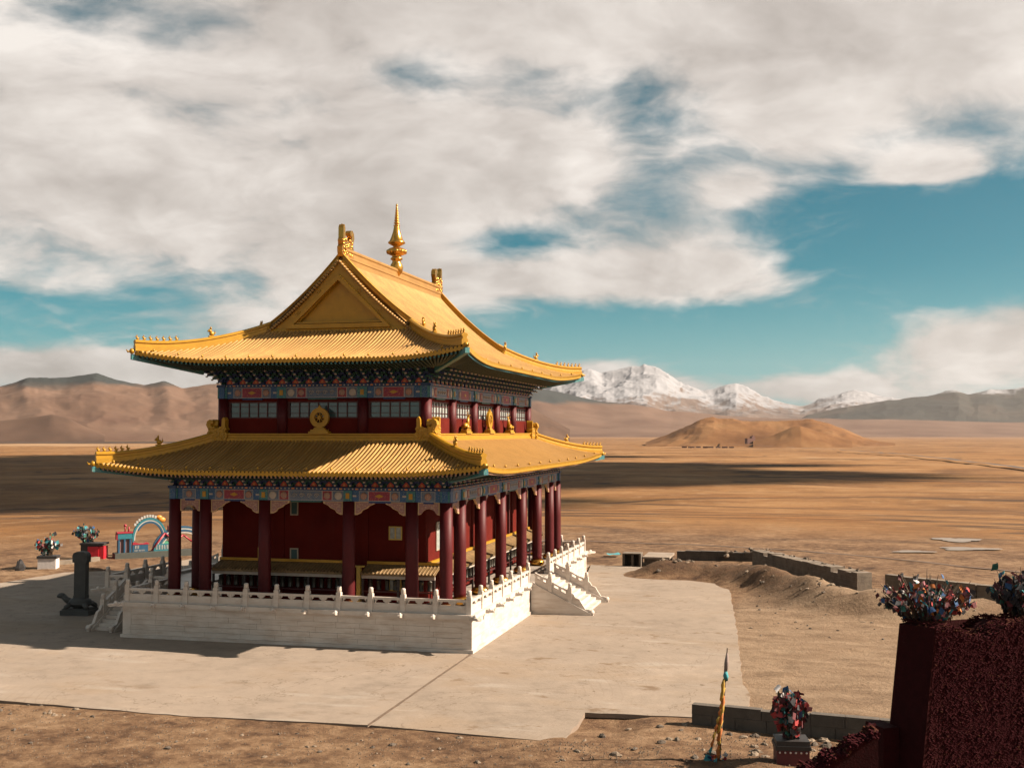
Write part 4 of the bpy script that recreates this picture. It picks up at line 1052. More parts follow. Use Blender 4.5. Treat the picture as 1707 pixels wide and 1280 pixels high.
dharma_wheel('sunlit gilded wheel between two deer on the right ridge of the lower roof', (XC + 5.62, YC, 9.62), math.pi / 2)
def deer(label, loc, rz):
    t = thing('deer_statue', label, 'deer statue', loc, rz, 'gilded deer beside the wheel')
    m = MB(); m.box(-.5, .5, -.2, .2, 0, .1); m.box(-.42, .42, -.16, .16, .1, .2); m.obj('pedestal', GOLD_DEEP, t)
    m = MB()
    m.ball((.02, 0, .4), .2, 10, 0, (1.7, .8, .85)); m.tube([(-.22, 0, .46), (-.33, 0, .68), (-.36, 0, .86)], [.13, .08, .07], 8)
    m.ball((-.42, 0, .93), .085, 8, 0, (1.5, .8, .85))
    m.tube([(-.2, .12, .36), (-.34, .12, .25), (-.12, .12, .22)], [.06, .05, .035], 6); m.tube([(-.2, -.12, .36), (-.34, -.12, .25), (-.12, -.12, .22)], [.06, .05, .035], 6)
    m.tube([(.25, .13, .38), (.05, .16, .26), (.34, .15, .22)], [.09, .06, .035], 6); m.tube([(.25, -.13, .38), (.05, -.16, .26), (.34, -.15, .22)], [.09, .06, .035], 6)
    m.obj('body', GOLD_DEEP, t)
    m = MB(); m.tube([(-.38, .03, 1.0), (-.34, .05, 1.12), (-.28, .06, 1.2)], [.022, .018, .008], 5); m.tube([(-.38, -.03, 1.0), (-.34, -.05, 1.12), (-.28, -.06, 1.2)], [.022, .018, .008], 5)
    m.ball((-.34, .08, .97), .05, 6, 0, (.6, 1.3, .5)); m.ball((-.34, -.08, .97), .05, 6, 0, (.6, 1.3, .5)); m.obj('antlers', GOLD_DEEP, t)
    return t
deer('gilded kneeling deer on the near side of the right roof wheel', (XC + 5.62, 9.4, 9.62), -math.pi / 2)
deer('gilded kneeling deer on the far side of the right roof wheel', (XC + 5.62, 18.9, 9.62), math.pi / 2)
# ------------------------------------------------------------------ courtyard paving
def conc_fn(dirt, tone):
    def fn(t, co, b):
        n = t.noise(co, .16, 8, .62); n2 = t.noise(co, 1.1, 9, .7); n3 = t.noise(co, 11, 5, .65)
        c = t.ramp(t.m('MULTIPLY_ADD', n2, .5, t.m('MULTIPLY', n, .5)), [(.38, tuple(q * .74 for q in tone)), (.48, tuple(q * .94 for q in tone)), (.55, tone), (.64, tuple(min(1, q * 1.18) for q in tone))])
        dust = t.step(t.noise(t.scale(co, (.10, .16, 1)), 1.0, 8, .65), .48, .64)
        c = t.mix(t.m('MULTIPLY', dust, .45), c, (.25, .18, .115))
        st = t.step(t.noise(t.scale(co, (.5, .8, 1)), .9, 8, .66), .585, .66)
        c = t.mix(t.m('MULTIPLY', st, dirt), c, (.15, .10, .06))
        sp = t.step(t.noise(co, 1.9, 3, .5), .70, .74)
        c = t.mix(t.m('MULTIPLY', sp, dirt), c, (.09, .055, .03))
        pale = t.step(t.noise(t.scale(co, (.22, .8, 1)), .8, 7, .62), .56, .68)
        c = t.mix(t.m('MULTIPLY', pale, .6), c, (.33, .295, .25))
        # swept arcs left by turning wheels
        w = t.new('ShaderNodeTexWave', wave_type='RINGS', rings_direction='Z'); w.inputs['Scale'].default_value = .9; w.inputs['Distortion'].default_value = 2.5; w.inputs['Detail'].default_value = 3
        t.put(w.inputs['Vector'], t.vm('ADD', co, (7.0, 9.0, 0)))
        arcs = t.m('MULTIPLY', t.step(w.outputs['Fac'], .9, 1.0), t.step(t.noise(co, .2, 4, .6), .5, .62))
        c = t.mix(t.m('MULTIPLY', arcs, .25), c, (.16, .12, .085))
        cr = t.m('ABSOLUTE', t.m('SUBTRACT', t.noise(co, .13, 6, .6, .4), .5))
        c = t.mix(t.m('MULTIPLY', t.step(cr, .0028, .001), .55), c, (.11, .08, .055))
        return t.mix(t.m('MULTIPLY', t.step(n3, .54, .72), .30), c, (.15, .11, .08))
    return fn
CONC_A = mat('concrete_smooth', None, .85, fn=conc_fn(.35, (.28, .23, .182)), spec=.2, bump=.15, bscale=6)
CONC_B = mat('concrete_worn', None, .9, fn=conc_fn(.85, (.265, .217, .17)), spec=.2, bump=.25, bscale=5)
CONC_E = mat('concrete_edge', (.2, .15, .11), .9)
def jag(pts, amp, step=.6, seed=1):
    r = random.Random(seed); out = []
    for i, (a, j) in enumerate(pts):
        b = pts[(i + 1) % len(pts)][0]; a = Vector(a); b = Vector(b); n = max(1, int((b - a).length / step)) if j else 1
        for q in range(n):
            p = a.lerp(b, q / n)
            if q: p += Vector((r.uniform(-amp, amp), r.uniform(-amp, amp)))
            out.append((p.x, p.y))
    return out
COURT = bpy.data.objects.new('courtyard', None); COL.objects.link(COURT); structure(COURT)
def slab(pts, material, z=0.0, th=.16, seed=1):
    P = jag(pts, .045, .5, seed); n = len(P); m = MB()
    vs = [(x, y, z) for x, y in P] + [(x, y, z - th) for x, y in P]
    m.add(vs, [tuple(range(n))], 0); m.add(vs, [(i, (i + 1) % n, (i + 1) % n + n, i + n) for i in range(n)], 1)
    o = m.obj('concrete_slab', [material, CONC_E], COURT); fixn(o.data); return o
g = .05; h_ = .006
slab([((-.05 - g, .12), False), ((-16, .12), False), ((-16, -.15 - 4.2), False), ((-16, -12.5), True), ((-6.6, -13.1), True), ((.1 - g, -12.75), False)], CONC_A, seed=2)
slab([((-16 - h_, 3.8), False), ((-36.2, 13.6), False), ((-44, 4), True), ((-42, -11.8), True), ((-16 - h_, -12.5), False)], CONC_A, seed=3)
slab([((.1 + g, -12.75), False), ((6.79, -13.32), True), ((6.74, -9.34), True), ((10.6, -9.1), True), ((12.15, -8.2), True), ((12.2, -5.4), True), ((11.84, -3.45), True), ((11.2, 6.0), False), ((-.05 + g, 6.0), False), ((-.05 + g, .12), False)], CONC_B, seed=4)
slab([((-.05 + g, 6.0 + h_), False), ((11.2, 6.0 + h_), True), ((10.71, 12.6), True), ((9.66, 25.7), True), ((5.14, 28.7), True), ((3.0, 34.2), True), ((-.8, 34.8), False), ((-.05 + g, 28.3), False)], CONC_B, seed=5)
slab([((-16 - h_, 3.8 + h_), False), ((-16 - h_, 28.2), False), ((-.9, 28.32), False), ((-.9, 34.7), True), ((-20, 36.5), True), ((-31, 33.5), True), ((-32.2, 23.4), True), ((-35.4, 21.5), True), ((-36.2, 13.61), False)], CONC_A, seed=6)
JOINT = mat('joint_filler', (.12, .08, .052), .95, 0, .3, 3)
def joint(a, b, w):
    a, b = Vector((*a, 0)), Vector((*b, 0)); d = (b - a).normalized(); n = Vector((d.y, -d.x, 0)) * w / 2; m = MB(); r = random.Random(6); P = []
    for i in range(25): p = a.lerp(b, i / 24); k = r.uniform(.8, 1.25); P.append([tuple(p + n * k + Vector((0, 0, .004))), tuple(p - n * k + Vector((0, 0, .004)))])
    m.grid(P); m.obj('joint_filler', JOINT, COURT)
joint((.02, .0), (.06, -12.72), .11)
# ------------------------------------------------------------------ low walls and kerbs of the yard
WALLC = mat('grey_concrete_wall', (.165, .132, .098), .92, 0, .3, 1.6, .4, 9)
STONE = mat('rubble_stone', (.20, .155, .11), .95, 0, .25, 2.0, .5, 6)
STONE2 = mat('dark_rubble', (.10, .08, .06), .95, 0, .25, 2.0, .5, 6)
_st = []
for i in range(10):
    r = random.Random(40 + i); m = MB(); m.ball((0, 0, .12), .5, 7, 0, (1, r.uniform(.6, .9), r.uniform(.35, .6)), sm=False)
    m.v = [(x * r.uniform(.75, 1.2), y * r.uniform(.75, 1.2), z * r.uniform(.8, 1.2)) for x, y, z in m.v]
    me = m.mesh('stone', STONE if i % 3 else STONE2); _st.append(me)
WALLD = mat('dark_concrete_wall', (.085, .072, .058), .95, 0, .3, 1.5, .3, 9)
def wall_run(name, label, cat, pts, h, th, group=None, mt=None, seed=0, sink=.35, miss=.05):
    r = random.Random(seed); c0 = pts[0]; t = thing(name, label, cat, (c0[0], c0[1], 0), 0, group)
    for (a, b) in zip(pts[:-1], pts[1:]):
        a3, b3 = Vector((a[0] - c0[0], a[1] - c0[1], 0)), Vector((b[0] - c0[0], b[1] - c0[1], 0)); d = b3 - a3; L = d.length; d.normalize(); rz = math.atan2(d.y, d.x)
        zb = min(gz1(a[0], a[1]), gz1(b[0], b[1])) - sink; nc = max(2, round((h + .05) / .3)); ch = h / nc
        m = MB(); m.box(.01, L - .01, -th / 2 + .03, th / 2 - .03, zb, h - ch * 1.02); m.obj('wall_core', mt or WALLC, t, a3, rz)
        for k in range(nc):
            x = 0.0
            while x < L - .02:
                l = r.uniform(.6, 1.25); e = min(L, x + l)
                if L - e < .35: e = L
                if k < nc - 1 or r.random() > miss:
                    m = MB(); o1, o2 = r.uniform(0, .02), r.uniform(0, .02); top = ch * (k + 1) - .008 + (r.uniform(-.05, .035) if k == nc - 1 else 0)
                    m.box(x + .006, e - .006, -th / 2 - o1, th / 2 + o2, (zb if k == 0 else ch * k), top, taper=.006); m.obj('wall_block', mt or WALLC, t, a3, rz)
                x = e
    return t
wall_run('low_wall', 'low dark concrete wall behind the prayer flag pot at lower right', 'wall', [(10.5, -9.94), (13.6, -10.45), (17.2, -10.95)], .70, .32, seed=1, mt=WALLD, miss=0)
wall_run('boundary_wall', 'long tan boundary wall running from the back corner towards the red tower', 'wall', [(11.1, 38.3), (17.9, 25.3)], 1.05, 1.0, seed=2)
wall_run('boundary_wall', 'short dark wall at the back of the yard beside the concrete slab', 'wall', [(4.9, 40.7), (10.9, 40.3)], .62, .5, seed=3, mt=WALLD)
wall_run('boundary_wall', 'grey wall section half hidden behind the flags on the red tower', 'wall', [(19.3, 26.2), (24.0, 22.3), (30, 19.2)], .95, .5, seed=4)
t = thing('concrete_pit', 'small dark open concrete box at the back edge of the paving', 'pit', (2.3, 35.0, 0))
m = MB(); m.box(-.75, -.6, -.5, .6, -.2, .85); m.box(.45, .6, -.5, .6, -.2, .85); m.box(-.6, .45, .45, .6, -.2, .85); m.box(-.1, .05, -.5, .449, -.2, .8); m.obj('box_wall', STONE2, t)
m = MB(); m.box(-.75, .6, -.45, .58, .852, .93); m.obj('lid', WALLC, t)
t = thing('concrete_slab_cover', 'flat tan concrete slab raised beside the small dark pit', 'slab', (3.9, 36.8, 0))
m = MB(); m.prism([(-.9, -1.7), (.95, -1.6), (1.1, 1.8), (-.95, 1.7)], .52, .66, 0, Matrix.Rotation(math.pi / 2, 4, 'X') @ Matrix.Diagonal((1, -1, 1, 1))); m.v = [(x, -z if False else y, z) for x, y, z in m.v]
m = MB(); m.box(-.95, 1.0, -1.7, 1.75, .5, .64); m.obj('slab_top', CONC_A, t)
m = MB(); m.box(-.85, .9, -1.55, -1.3, -.2, .5); m.box(-.85, .9, 1.4, 1.65, -.2, .5); m.box(-.85, -.6, -1.3, 1.4, -.2, .5); m.obj('slab_support', STONE2, t)
def stone(x, y, s, label, group, seed, z=None, name='stone'):
    r = random.Random(seed); o = link(name, _st[seed % 10], None, (x, y, (gz1(x, y) if z is None else z) - .06 * s), r.uniform(0, 6.28)); o.scale = (s, s * r.uniform(.7, 1), s * r.uniform(.7, 1.1)); tag(o, label, 'stone', group); return o
r = random.Random(77)
def scatter(n, gen, label, group, s0, s1, seed):
    r = random.Random(seed)
    for i in range(n): x, y = gen(r); stone(x, y, r.uniform(s0, s1) * (1 if r.random() > .15 else 1.6), label, group, seed * 100 + i)
scatter(34, lambda r: (r.uniform(14.0, 17.0), r.gauss(-12.3, .55)), 'broken tan stone in the rubble heap at the foot of the low dark wall', 'rubble by the low wall', .25, .55, 1)
scatter(26, lambda r: (r.uniform(7.2, 13.2), r.uniform(-14.6, -10.2)), 'loose stone on the dirt between paving and low dark wall', 'stones beside the paving', .14, .42, 2)
scatter(46, lambda r: (r.uniform(4.6, 11.0), r.gauss(31.5, 1.5)), 'rough stone in the earth bank behind the courtyard', 'stones on the earth bank', .2, .55, 3)
scatter(26, lambda r: (r.uniform(10, 19), 0) , 'x', 'x', .2, .5, 4) if False else None
for i in range(34):
    u = r.random(); j = min(int(u * 4), 3); a, b = MOUND[2 + j % 4], MOUND[3 + j % 4]; q = r.random()
    stone(a[0] + (b[0] - a[0]) * q + r.gauss(0, .9), a[1] + (b[1] - a[1]) * q + r.gauss(0, .9), r.uniform(.15, .45), 'small stone on the dark slope below the long boundary wall', 'stones on the slope', 900 + i)
for i in range(14):
    stone(r.uniform(8.6, 11.2), r.gauss(40.2, .45), r.uniform(.3, .7), 'stone heaped on the end of the short back wall', 'stones heaped on the back wall', 1200 + i, z=gz1(10, 40) + r.uniform(.3, .95))
for i in range(30):
    q = r.random(); stone(11.1 + 6.8 * q + r.gauss(.35, .2), 38.3 - 13 * q + r.gauss(.15, .2), r.uniform(.12, .3), 'small stone lying on top of the long boundary wall', 'stones on the boundary wall', 1300 + i, z=1.08)
for i in range(90):
    stone(r.uniform(-14, 8), r.uniform(-17.5, -13.4), r.uniform(.05, .2) * (1.6 if r.random() < .1 else 1), 'small stone on the brown dirt in front of the paving', 'stones in the front dirt', 1400 + i)
for i in range(16):
    stone(r.uniform(-15, -10.5), r.uniform(-14.2, -12.6), r.uniform(.12, .3), 'pale broken concrete lump at the paving edge, lower left', 'broken concrete at the paving edge', 1500 + i)
for i in range(70):
    x, y = r.uniform(11.5, 20), r.uniform(8, 24)
    stone(x, y, r.uniform(.07, .24), 'small loose stone on the gravel lane right of the paving', 'stones on the gravel lane', 1700 + i)
# gravel too small to count
def gravel():
    m = MB(); r = random.Random(9)
    for i in range(6500):
        k = r.random()
        if k < .42: x, y = r.uniform(-16, 12), r.uniform(-19, -13.2)
        elif k < .72: x, y = r.uniform(6.8, 17), r.uniform(-15.5, -9.2)
        elif k < .9: x, y = r.uniform(3, 19), r.uniform(14, 34)
        else: x, y = r.uniform(-42, -33), r.uniform(16, 34)
        s = r.uniform(.012, .04); x += 0; z = gz1c(x, y)
        if z is None: continue
        a = r.uniform(0, 6.28); c, q = math.cos(a) * s, math.sin(a) * s
        m.add([(x + c, y + q, z - .01), (x - q, y + c, z - .01), (x - c, y - q, z - .01), (x + q, y - c, z - .01), (x, y, z + s)], [(0, 1, 4), (1, 2, 4), (2, 3, 4), (3, 0, 4)], 0 if r.random() < .6 else 1)
    stuff(m.obj('gravel', [mat('gravel_tan', (.15, .11, .075), .95, 0, .3, 3), STONE2]))
_gr = np.random.RandomState(1)
_cache = {}
def gz1c(x, y):
    if -33.5 < x < 10.2 and -13.3 < y < 28.2: return None
    if 6.9 < x < 12.2 and -9.2 < y < 0: return None
    k = (round(x * 2), round(y * 2))
    if k not in _cache: _cache[k] = gz1(k[0] / 2, k[1] / 2)
    return _cache[k]
gravel()

# ------------------------------------------------------------------ prayer flag bundles
CLOTH = [mat('flag_' + n, tuple(q * .8 + .012 for q in c), .85, 0, .4, 9) for n, c in (('red', (.42, .03, .03)), ('orange', (.55, .16, .02)), ('white', (.55, .53, .52)), ('blue', (.02, .10, .26)), ('green', (.02, .14, .10)), ('teal', (.04, .30, .34)), ('pink', (.42, .14, .17)), ('yellow', (.55, .33, .04)), ('maroon', (.13, .015, .02)), ('black', (.02, .02, .025)))]
STICK = mat('dry_stick', (.10, .07, .045), .9)
def flag_mesh(seed, s, mt):
    r = random.Random(seed); m = MB(); w, h = s * r.uniform(.7, 1.1), s * r.uniform(.8, 1.4); P = []
    a, b, c = r.uniform(-.5, .5), r.uniform(-.6, .6), r.uniform(2, 4)
    for i in range(5):
        row = []
        for j in range(4):
            u, v = i / 4, j / 3; row.append((u * w, math.sin(u * c + a * 3) * .18 * w + b * v * .4 * w, -v * h * (1 - .25 * u) + .2 * h * math.sin(u * 2 + a)))
        P.append(row)
    m.grid(P); n0 = len(m.v); m.add([(x, y + .006, z) for x, y, z in m.v], [tuple(reversed(f)) for f in m.f], 0, True); return m.mesh('flag', mt)
def bundle(t, rad, h, nst, nfl, fs, seed, pal, individual=True, z0=0.0, lean=0.0, flat=1.0):
    r = random.Random(seed); ms = MB(); tips = []
    for i in range(nst):
        a = r.uniform(0, 6.283); q = math.sqrt(r.random()); ex, ey = rad * q * math.cos(a) + lean * h, rad * q * math.sin(a) * flat; hz = h * (1 - .35 * q * q) * r.uniform(.7, 1.08) * (1.18 if r.random() < .2 else 1)
        bx, by = ex * .25, ey * .25; mid = (ex * .6, ey * .6, z0 + hz * .55)
        ms.tube([(bx, by, z0 - .05), mid, (ex, ey, z0 + hz)], [.012 * h + .006, .009 * h + .005, .005], 4, sm=False); tips.append(((bx, by, z0), mid, (ex, ey, z0 + hz)))
    stuff(ms.obj('sticks', STICK, t))
    vars_ = {}
    mm = MB(); mats = [CLOTH[i] for i in sorted(set(pal))]
    for i in range(nfl):
        b0, mid, tip = r.choice(tips); q = r.random() ** .6; A, B = (Vector(b0), Vector(mid)) if q < .35 else (Vector(mid), Vector(tip)); p = A.lerp(B, (q / .35) if q < .35 else (q - .35) / .65)
        p += Vector((r.gauss(0, .04), r.gauss(0, .04), r.gauss(0, .03))) * h; ci = r.choice(pal)
        if individual:
            key = (ci, r.randrange(3))
            if key not in vars_: vars_[key] = flag_mesh(hash(key) % 999, fs, CLOTH[ci])
            o = link('flag', vars_[key], t, p, r.uniform(0, 6.28)); o.rotation_euler = (r.gauss(0, .6), r.gauss(0, .7), r.uniform(0, 6.28)); k = r.uniform(.6, 1.25); o.scale = (k, k, k)
        else:
            M = Matrix.Translation(p) @ Matrix.Rotation(r.uniform(0, 6.28), 4, 'Z') @ Matrix.Rotation(r.gauss(0, .7), 4, 'Y'); w = fs * r.uniform(.6, 1.2)
            mm.add([tuple(M @ Vector(v)) for v in ((0, 0, 0), (w, .1 * w, .1 * w), (w * .9, .2 * w, -w), (0, .1 * w, -w * 1.1))], [(0, 1, 2, 3)], sorted(set(pal)).index(ci))
    if not individual: stuff(mm.obj('flags', mats, t))
PALW = [0, 0, 1, 1, 2, 3, 3, 4, 5, 6, 8, 8, 9, 9]
PALD = [0, 2, 3, 4, 4, 8, 9, 9, 9, 5]
# pedestals
POTRED = mat('oxblood_paint', (.09, .012, .014), .7); POTBLK = mat('black_stone', (.022, .02, .02), .6); BRIGHT = mat('signal_red', (.55, .012, .025), .5); PLINTHW = mat('whitewash', (.60, .56, .53), .8)
t = thing('flag_pedestal', 'dark red pedestal with white dots under the prayer flags at lower right', 'pedestal', (13.72, -14.5, -.1), .15)
m = MB(); m.box(-.46, .46, -.4, .4, -.3, .72); m.obj('body', POTRED, t)
m = MB(); m.box(-.5, .5, -.44, .44, .722, .84); m.box(-.47, .47, -.41, .41, .84, .98); m.obj('cap', POTBLK, t)
m = MB()
for i in range(6): m.lathe([(.03, 0), (.03, .02)], 8, M=Matrix.Translation((-.38 + .15 * i, -.405, .66)) @ Matrix.Rotation(math.pi / 2, 4, 'X'))
m.obj('dot_row', PLINTHW, t)
t = thing('prayer_flag_bundle', 'bushy bundle of dark and coloured prayer flags on the dark red pedestal', 'prayer flags', (13.72, -14.5, .88)); bundle(t, .5, 1.34, 50, 230, .15, 21, PALD + [0, 8]); bundle(t, .55, 1.3, 20, 320, .15, 121, [9, 9, 8, 0], False)
t = thing('flag_pedestal', 'low whitewashed plinth with dark top on the far left', 'pedestal', (-37.7, 22.9, 0), .35)
m = MB(); m.box(-.62, .62, -.45, .45, -.3, .78); m.obj('body', PLINTHW, t); m = MB(); m.box(-.68, .68, -.5, .5, .782, .96); m.obj('cap', POTBLK, t)
t = thing('prayer_flag_bundle', 'round prayer flag bundle on the whitewashed plinth at far left', 'prayer flags', (-37.8, 22.9, .96)); bundle(t, .85, 1.42, 30, 220, .2, 22, PALD + [5, 1], False)
t = thing('flag_pedestal', 'dark pedestal with bright red side behind the turtle stele', 'pedestal', (-38.5, 29.4, 0), .25)
m = MB(); m.box(-.75, .62, -.5, .5, -.3, 1.12); m.obj('body', POTBLK, t); m = MB(); m.box(.63, 1.0, -.48, .48, -.2, 1.0); m.box(-.2, .63, -.56, -.505, .1, 1.0); m.obj('red_side', BRIGHT, t); m = MB(); m.box(-.8, 1.05, -.6, .58, 1.122, 1.26); m.obj('cap', POTBLK, t)
t = thing('prayer_flag_bundle', 'spiky prayer flag bundle with a white flag, behind the turtle stele', 'prayer flags', (-39.0, 29.4, 1.26)); bundle(t, 1.0, 1.35, 30, 200, .2, 23, PALD, False, lean=-.1)
m = MB(); m.add([(-.75, 0, 1.3), (-.2, 0, 1.02), (-.25, 0, .84), (-.9, .02, 1.14)], [(0, 1, 2, 3), (3, 2, 1, 0)]); m.obj('white_flag', CLOTH[2], t)
o = stone(-38.9, 21.4, .9, 'dark pointed stone beside the whitewashed plinth at far left', None, 1, name='pointed_stone'); o.scale = (.75, .6, 2.3); o.data = o.data.copy(); o.data.materials[0] = POTBLK
t = thing('stone_kerb', 'flat pale kerb stone between the two far left pedestals', 'kerb', (-38.0, 26.2, 0), 1.25)
m = MB(); m.box(-2.2, 2.2, -.25, .25, -.2, .32); m.obj('kerb_stone', WALLC, t)

# ------------------------------------------------------------------ flag pole with scarves
t = thing('prayer_pole', 'leaning pole wrapped in orange scarves with a grey top, lower right', 'pole', (11.62, -14.4, -.1))
m = MB(); m.tube([(0, 0, -.3), (.08, .0, .9), (.2, 0, 2.2), (.30, 0, 3.45)], [.045, .04, .035, .02], 7); m.obj('shaft', STICK, t)
m = MB(); m.tube([(.24, 0, 2.75), (.27, .0, 3.0), (.29, 0, 3.3)], [.05, .07, .03], 7); m.obj('grey_cloth', mat('grey_cloth', (.22, .17, .15), .9), t)
m = MB(); m.tube([(.25, 0, 2.5), (.25, -.02, 2.65), (.24, 0, 2.8)], [.06, .085, .05], 7); m.obj('teal_cloth', CLOTH[5], t)
rr = random.Random(31)
for i in range(9):
    z0 = 2.55 - .24 * i; q = z0 / 3.45 * .3; m = MB(); c = [7, 7, 1, 7, 1, 7, 1, 7, 1][i]
    m.tube([(q + rr.uniform(-.02, .02), -.04, z0), (q - .03 + rr.uniform(-.04, .04), -.06, z0 - .18), (q - .05 + rr.uniform(-.05, .05), -.05, z0 - .36), (q - .07, -.04, z0 - .45)], [.035, .06, .055, .02], 6); m.obj('scarf', CLOTH[c], t)
for i in range(8):
    a = i / 7; p = Vector((.18, -.05, 1.95)).lerp(Vector((-.22, -.1, .35)), a); q = Vector((.18, -.05, 1.95)).lerp(Vector((-.22, -.1, .35)), min(1, a + .17)); m = MB()
    m.tube([p, p.lerp(q, .5) + Vector((-.03, -.02, -.02)), q], [.025, .05, .02], 6); m.obj('scarf', CLOTH[[7, 1, 7, 1, 7, 1, 5, 8][i]], t)
m = MB(); m.tube([(-.22, -.1, .4), (-.26, -.1, 0), (-.26, -.1, -.3)], .015, 5); m.obj('cord', STICK, t)
bundle(t, .3, .35, 10, 26, .14, 33, [0, 5, 4, 2, 1, 3], True)

# ------------------------------------------------------------------ turtle stele
DARKST = mat('dark_stele_stone', (.055, .055, .052), .7, 0, .2, 2, .2, 12)
t = thing('turtle_stele', 'tall dark stone stele on a turtle base left of the terrace', 'stele', (-23.3, 5.6, 0), .12)
m = MB(); m.box(-.85, .75, -.62, .62, -.1, .26); m.box(-.78, .68, -.55, .55, .26, .34); m.obj('plinth', DARKST, t)
m = MB(); m.ball((-.02, 0, .62), .52, 14, 0, (1.25, .95, .62)); m.lathe([(.56, 0), (.6, .05), (.56, .1)], 18, M=Matrix.Translation((0, 0, .52)) @ Matrix.Diagonal((1.15, .9, 1, 1)))
for sx in (-1, 1):
    for sy in (-1, 1): m.tube([(sx * .4, sy * .38, .55), (sx * .58, sy * .5, .42), (sx * .62, sy * .5, .33)], [.15, .12, .1], 7)
m.obj('turtle_body', DARKST, t)
m = MB(); m.tube([(-.5, 0, .6), (-.8, 0, .75), (-.98, 0, .93)], [.2, .16, .15], 9); m.ball((-1.08, 0, .96), .17, 9, 0, (1.35, .95, .9)); m.ball((-1.26, 0, .92), .09, 7); m.obj('turtle_head', DARKST, t)
m = MB(); m.box(-.30, .34, -.2, .2, .85, 2.75); m.box(-.32, .36, -.215, .215, .85, 1.0); m.obj('stele_slab', DARKST, t)
m = MB(); m.prism([(-.38, 2.752), (.42, 2.752), (.43, 3.1), (.36, 3.25), (.2, 3.32), (-.16, 3.32), (-.33, 3.25), (-.39, 3.1)], -.24, .24); m.box(-.28, .32, -.27, .27, 2.85, 3.15); o = m.obj('stele_cap', DARKST, t); fixn(o.data)

# ------------------------------------------------------------------ scenic arch sign on the far left
SB = mat('sign_blue', (.010, .065, .125), .5); ST = mat('sign_teal', (.014, .14, .175), .5); SW = mat('sign_white', (.38, .38, .35), .5); SR = mat('sign_red', (.30, .015, .03), .5); SGN = mat('sign_base_grey', (.05, .055, .045), .8); SO = mat('sign_orange', (.60, .22, .02), .5); SGR = mat('sign_green', (.08, .30, .18), .5)
t = thing('arch_sign', 'blue and red scenic sign with two big arches, left of the temple', 'sign', (-36.9, 29.9, 0), math.atan2(4.05, 3.85))
def sp(m, name, mt): o = m.obj(name, mt, t); fixn(o.data); return o
m = MB(); m.box(-.1, 7.4, -.45, .45, -.25, .44); sp(m, 'sign_base', SGN)
K = .82     # metres along the sign per 1.0 of its front view
def arc(m, cx_, cz_, r0, r1, a0, a1, y0, y1, n=22, sx=1.0):
    poly = [(K * (cx_ + sx * r1 * math.cos(a0 + (a1 - a0) * i / n)), cz_ + r1 * math.sin(a0 + (a1 - a0) * i / n)) for i in range(n + 1)] + [(K * (cx_ + sx * r0 * math.cos(a1 + (a0 - a1) * i / n)), cz_ + r0 * math.sin(a1 + (a0 - a1) * i / n)) for i in range(n + 1)]
    k = n + 1
    for i in range(n):
        m.prism([poly[i], poly[i + 1], poly[2 * k - 2 - i], poly[2 * k - 1 - i]], y0, y1)
c1 = (3.16, 1.42)
m = MB(); arc(m, *c1, 1.46, 1.62, -.1, 3.3, -.12, .12); sp(m, 'arch_band', ST)
m = MB(); arc(m, *c1, 1.36, 1.45, 0, 3.2, -.1, .1); sp(m, 'arch_band', SW)
m = MB(); arc(m, *c1, 1.2, 1.35, .2, 2.6, -.11, .11); sp(m, 'arch_band', SB)
c2 = (6.3, .45)
for (r0, r1, mt) in ((1.68, 1.84, SB), (1.58, 1.67, SW), (1.42, 1.57, SB), (1.30, 1.38, SW)):
    m = MB(); arc(m, *c2, r0, r1, .12, 3.1, -.14, .14, sx=1.55); sp(m, 'arch_band', mt)
for i in range(3):
    x = .3 + .52 * i; m = MB(); m.box(x * K - .07, x * K + .07, -.2, .2, .44, 1.5); sp(m, 'sign_post', SB)
m = MB(); m.box(.18 * K, 1.5 * K, -.22, .22, 1.5, 1.92); sp(m, 'sign_lintel', ST)
m = MB(); m.box(.1 * K, 1.55 * K, -.26, .26, 1.925, 2.04); m.box(.05, .3, -.2, .2, 1.45, 1.91); sp(m, 'sign_roof', SR)
for i in range(2):
    x = .56 + .52 * i; m = MB(); m.box(x * K - .22, x * K + .22, -.05, .05, .44, 1.48); sp(m, 'photo_board', mat('sign_rose', (.30, .16, .15), .6))
m = MB(); m.box(1.55 * K, 3.0 * K, -.15, .15, .44, 1.0); sp(m, 'name_board', SB)
m = MB(); m.prism([(1.55 * K, 1.005), (3.1 * K, 1.005), (3.1 * K, 1.08), (2.9 * K, 1.16), (2.6 * K, 1.07), (2.2 * K, 1.08), (1.8 * K, 1.2), (1.6 * K, 1.22)], -.17, .17); sp(m, 'wave_crest', SR)
m = MB(); m.box(3.55 * K, 5.3 * K, -.16, .16, .44, .98); sp(m, 'name_board', ST)
m = MB(); m.prism([(3.65 * K, .985), (5.2 * K, .985), (4.9 * K, 1.2), (4.6 * K, 1.12), (4.35 * K, 1.42), (4.1 * K, 1.15)], -.1, .1); sp(m, 'mountain_cutout', SGR)
m = MB()
zz = [(3.3, .5), (4.55, 1.8), (5.5, 1.1), (6.3, 1.6), (7.0, 1.15), (8.2, .5)]
for a, b in zip(zz[:-1], zz[1:]): m.tube([(a[0] * K, -.2, a[1]), (b[0] * K, -.2, b[1])], .07, 6)
sp(m, 'zigzag_bar', SR)
m = MB(); m.box(4.9 * K, 5.9 * K, -.2, .2, 1.95, 2.35); sp(m, 'arch_plaque', SR)
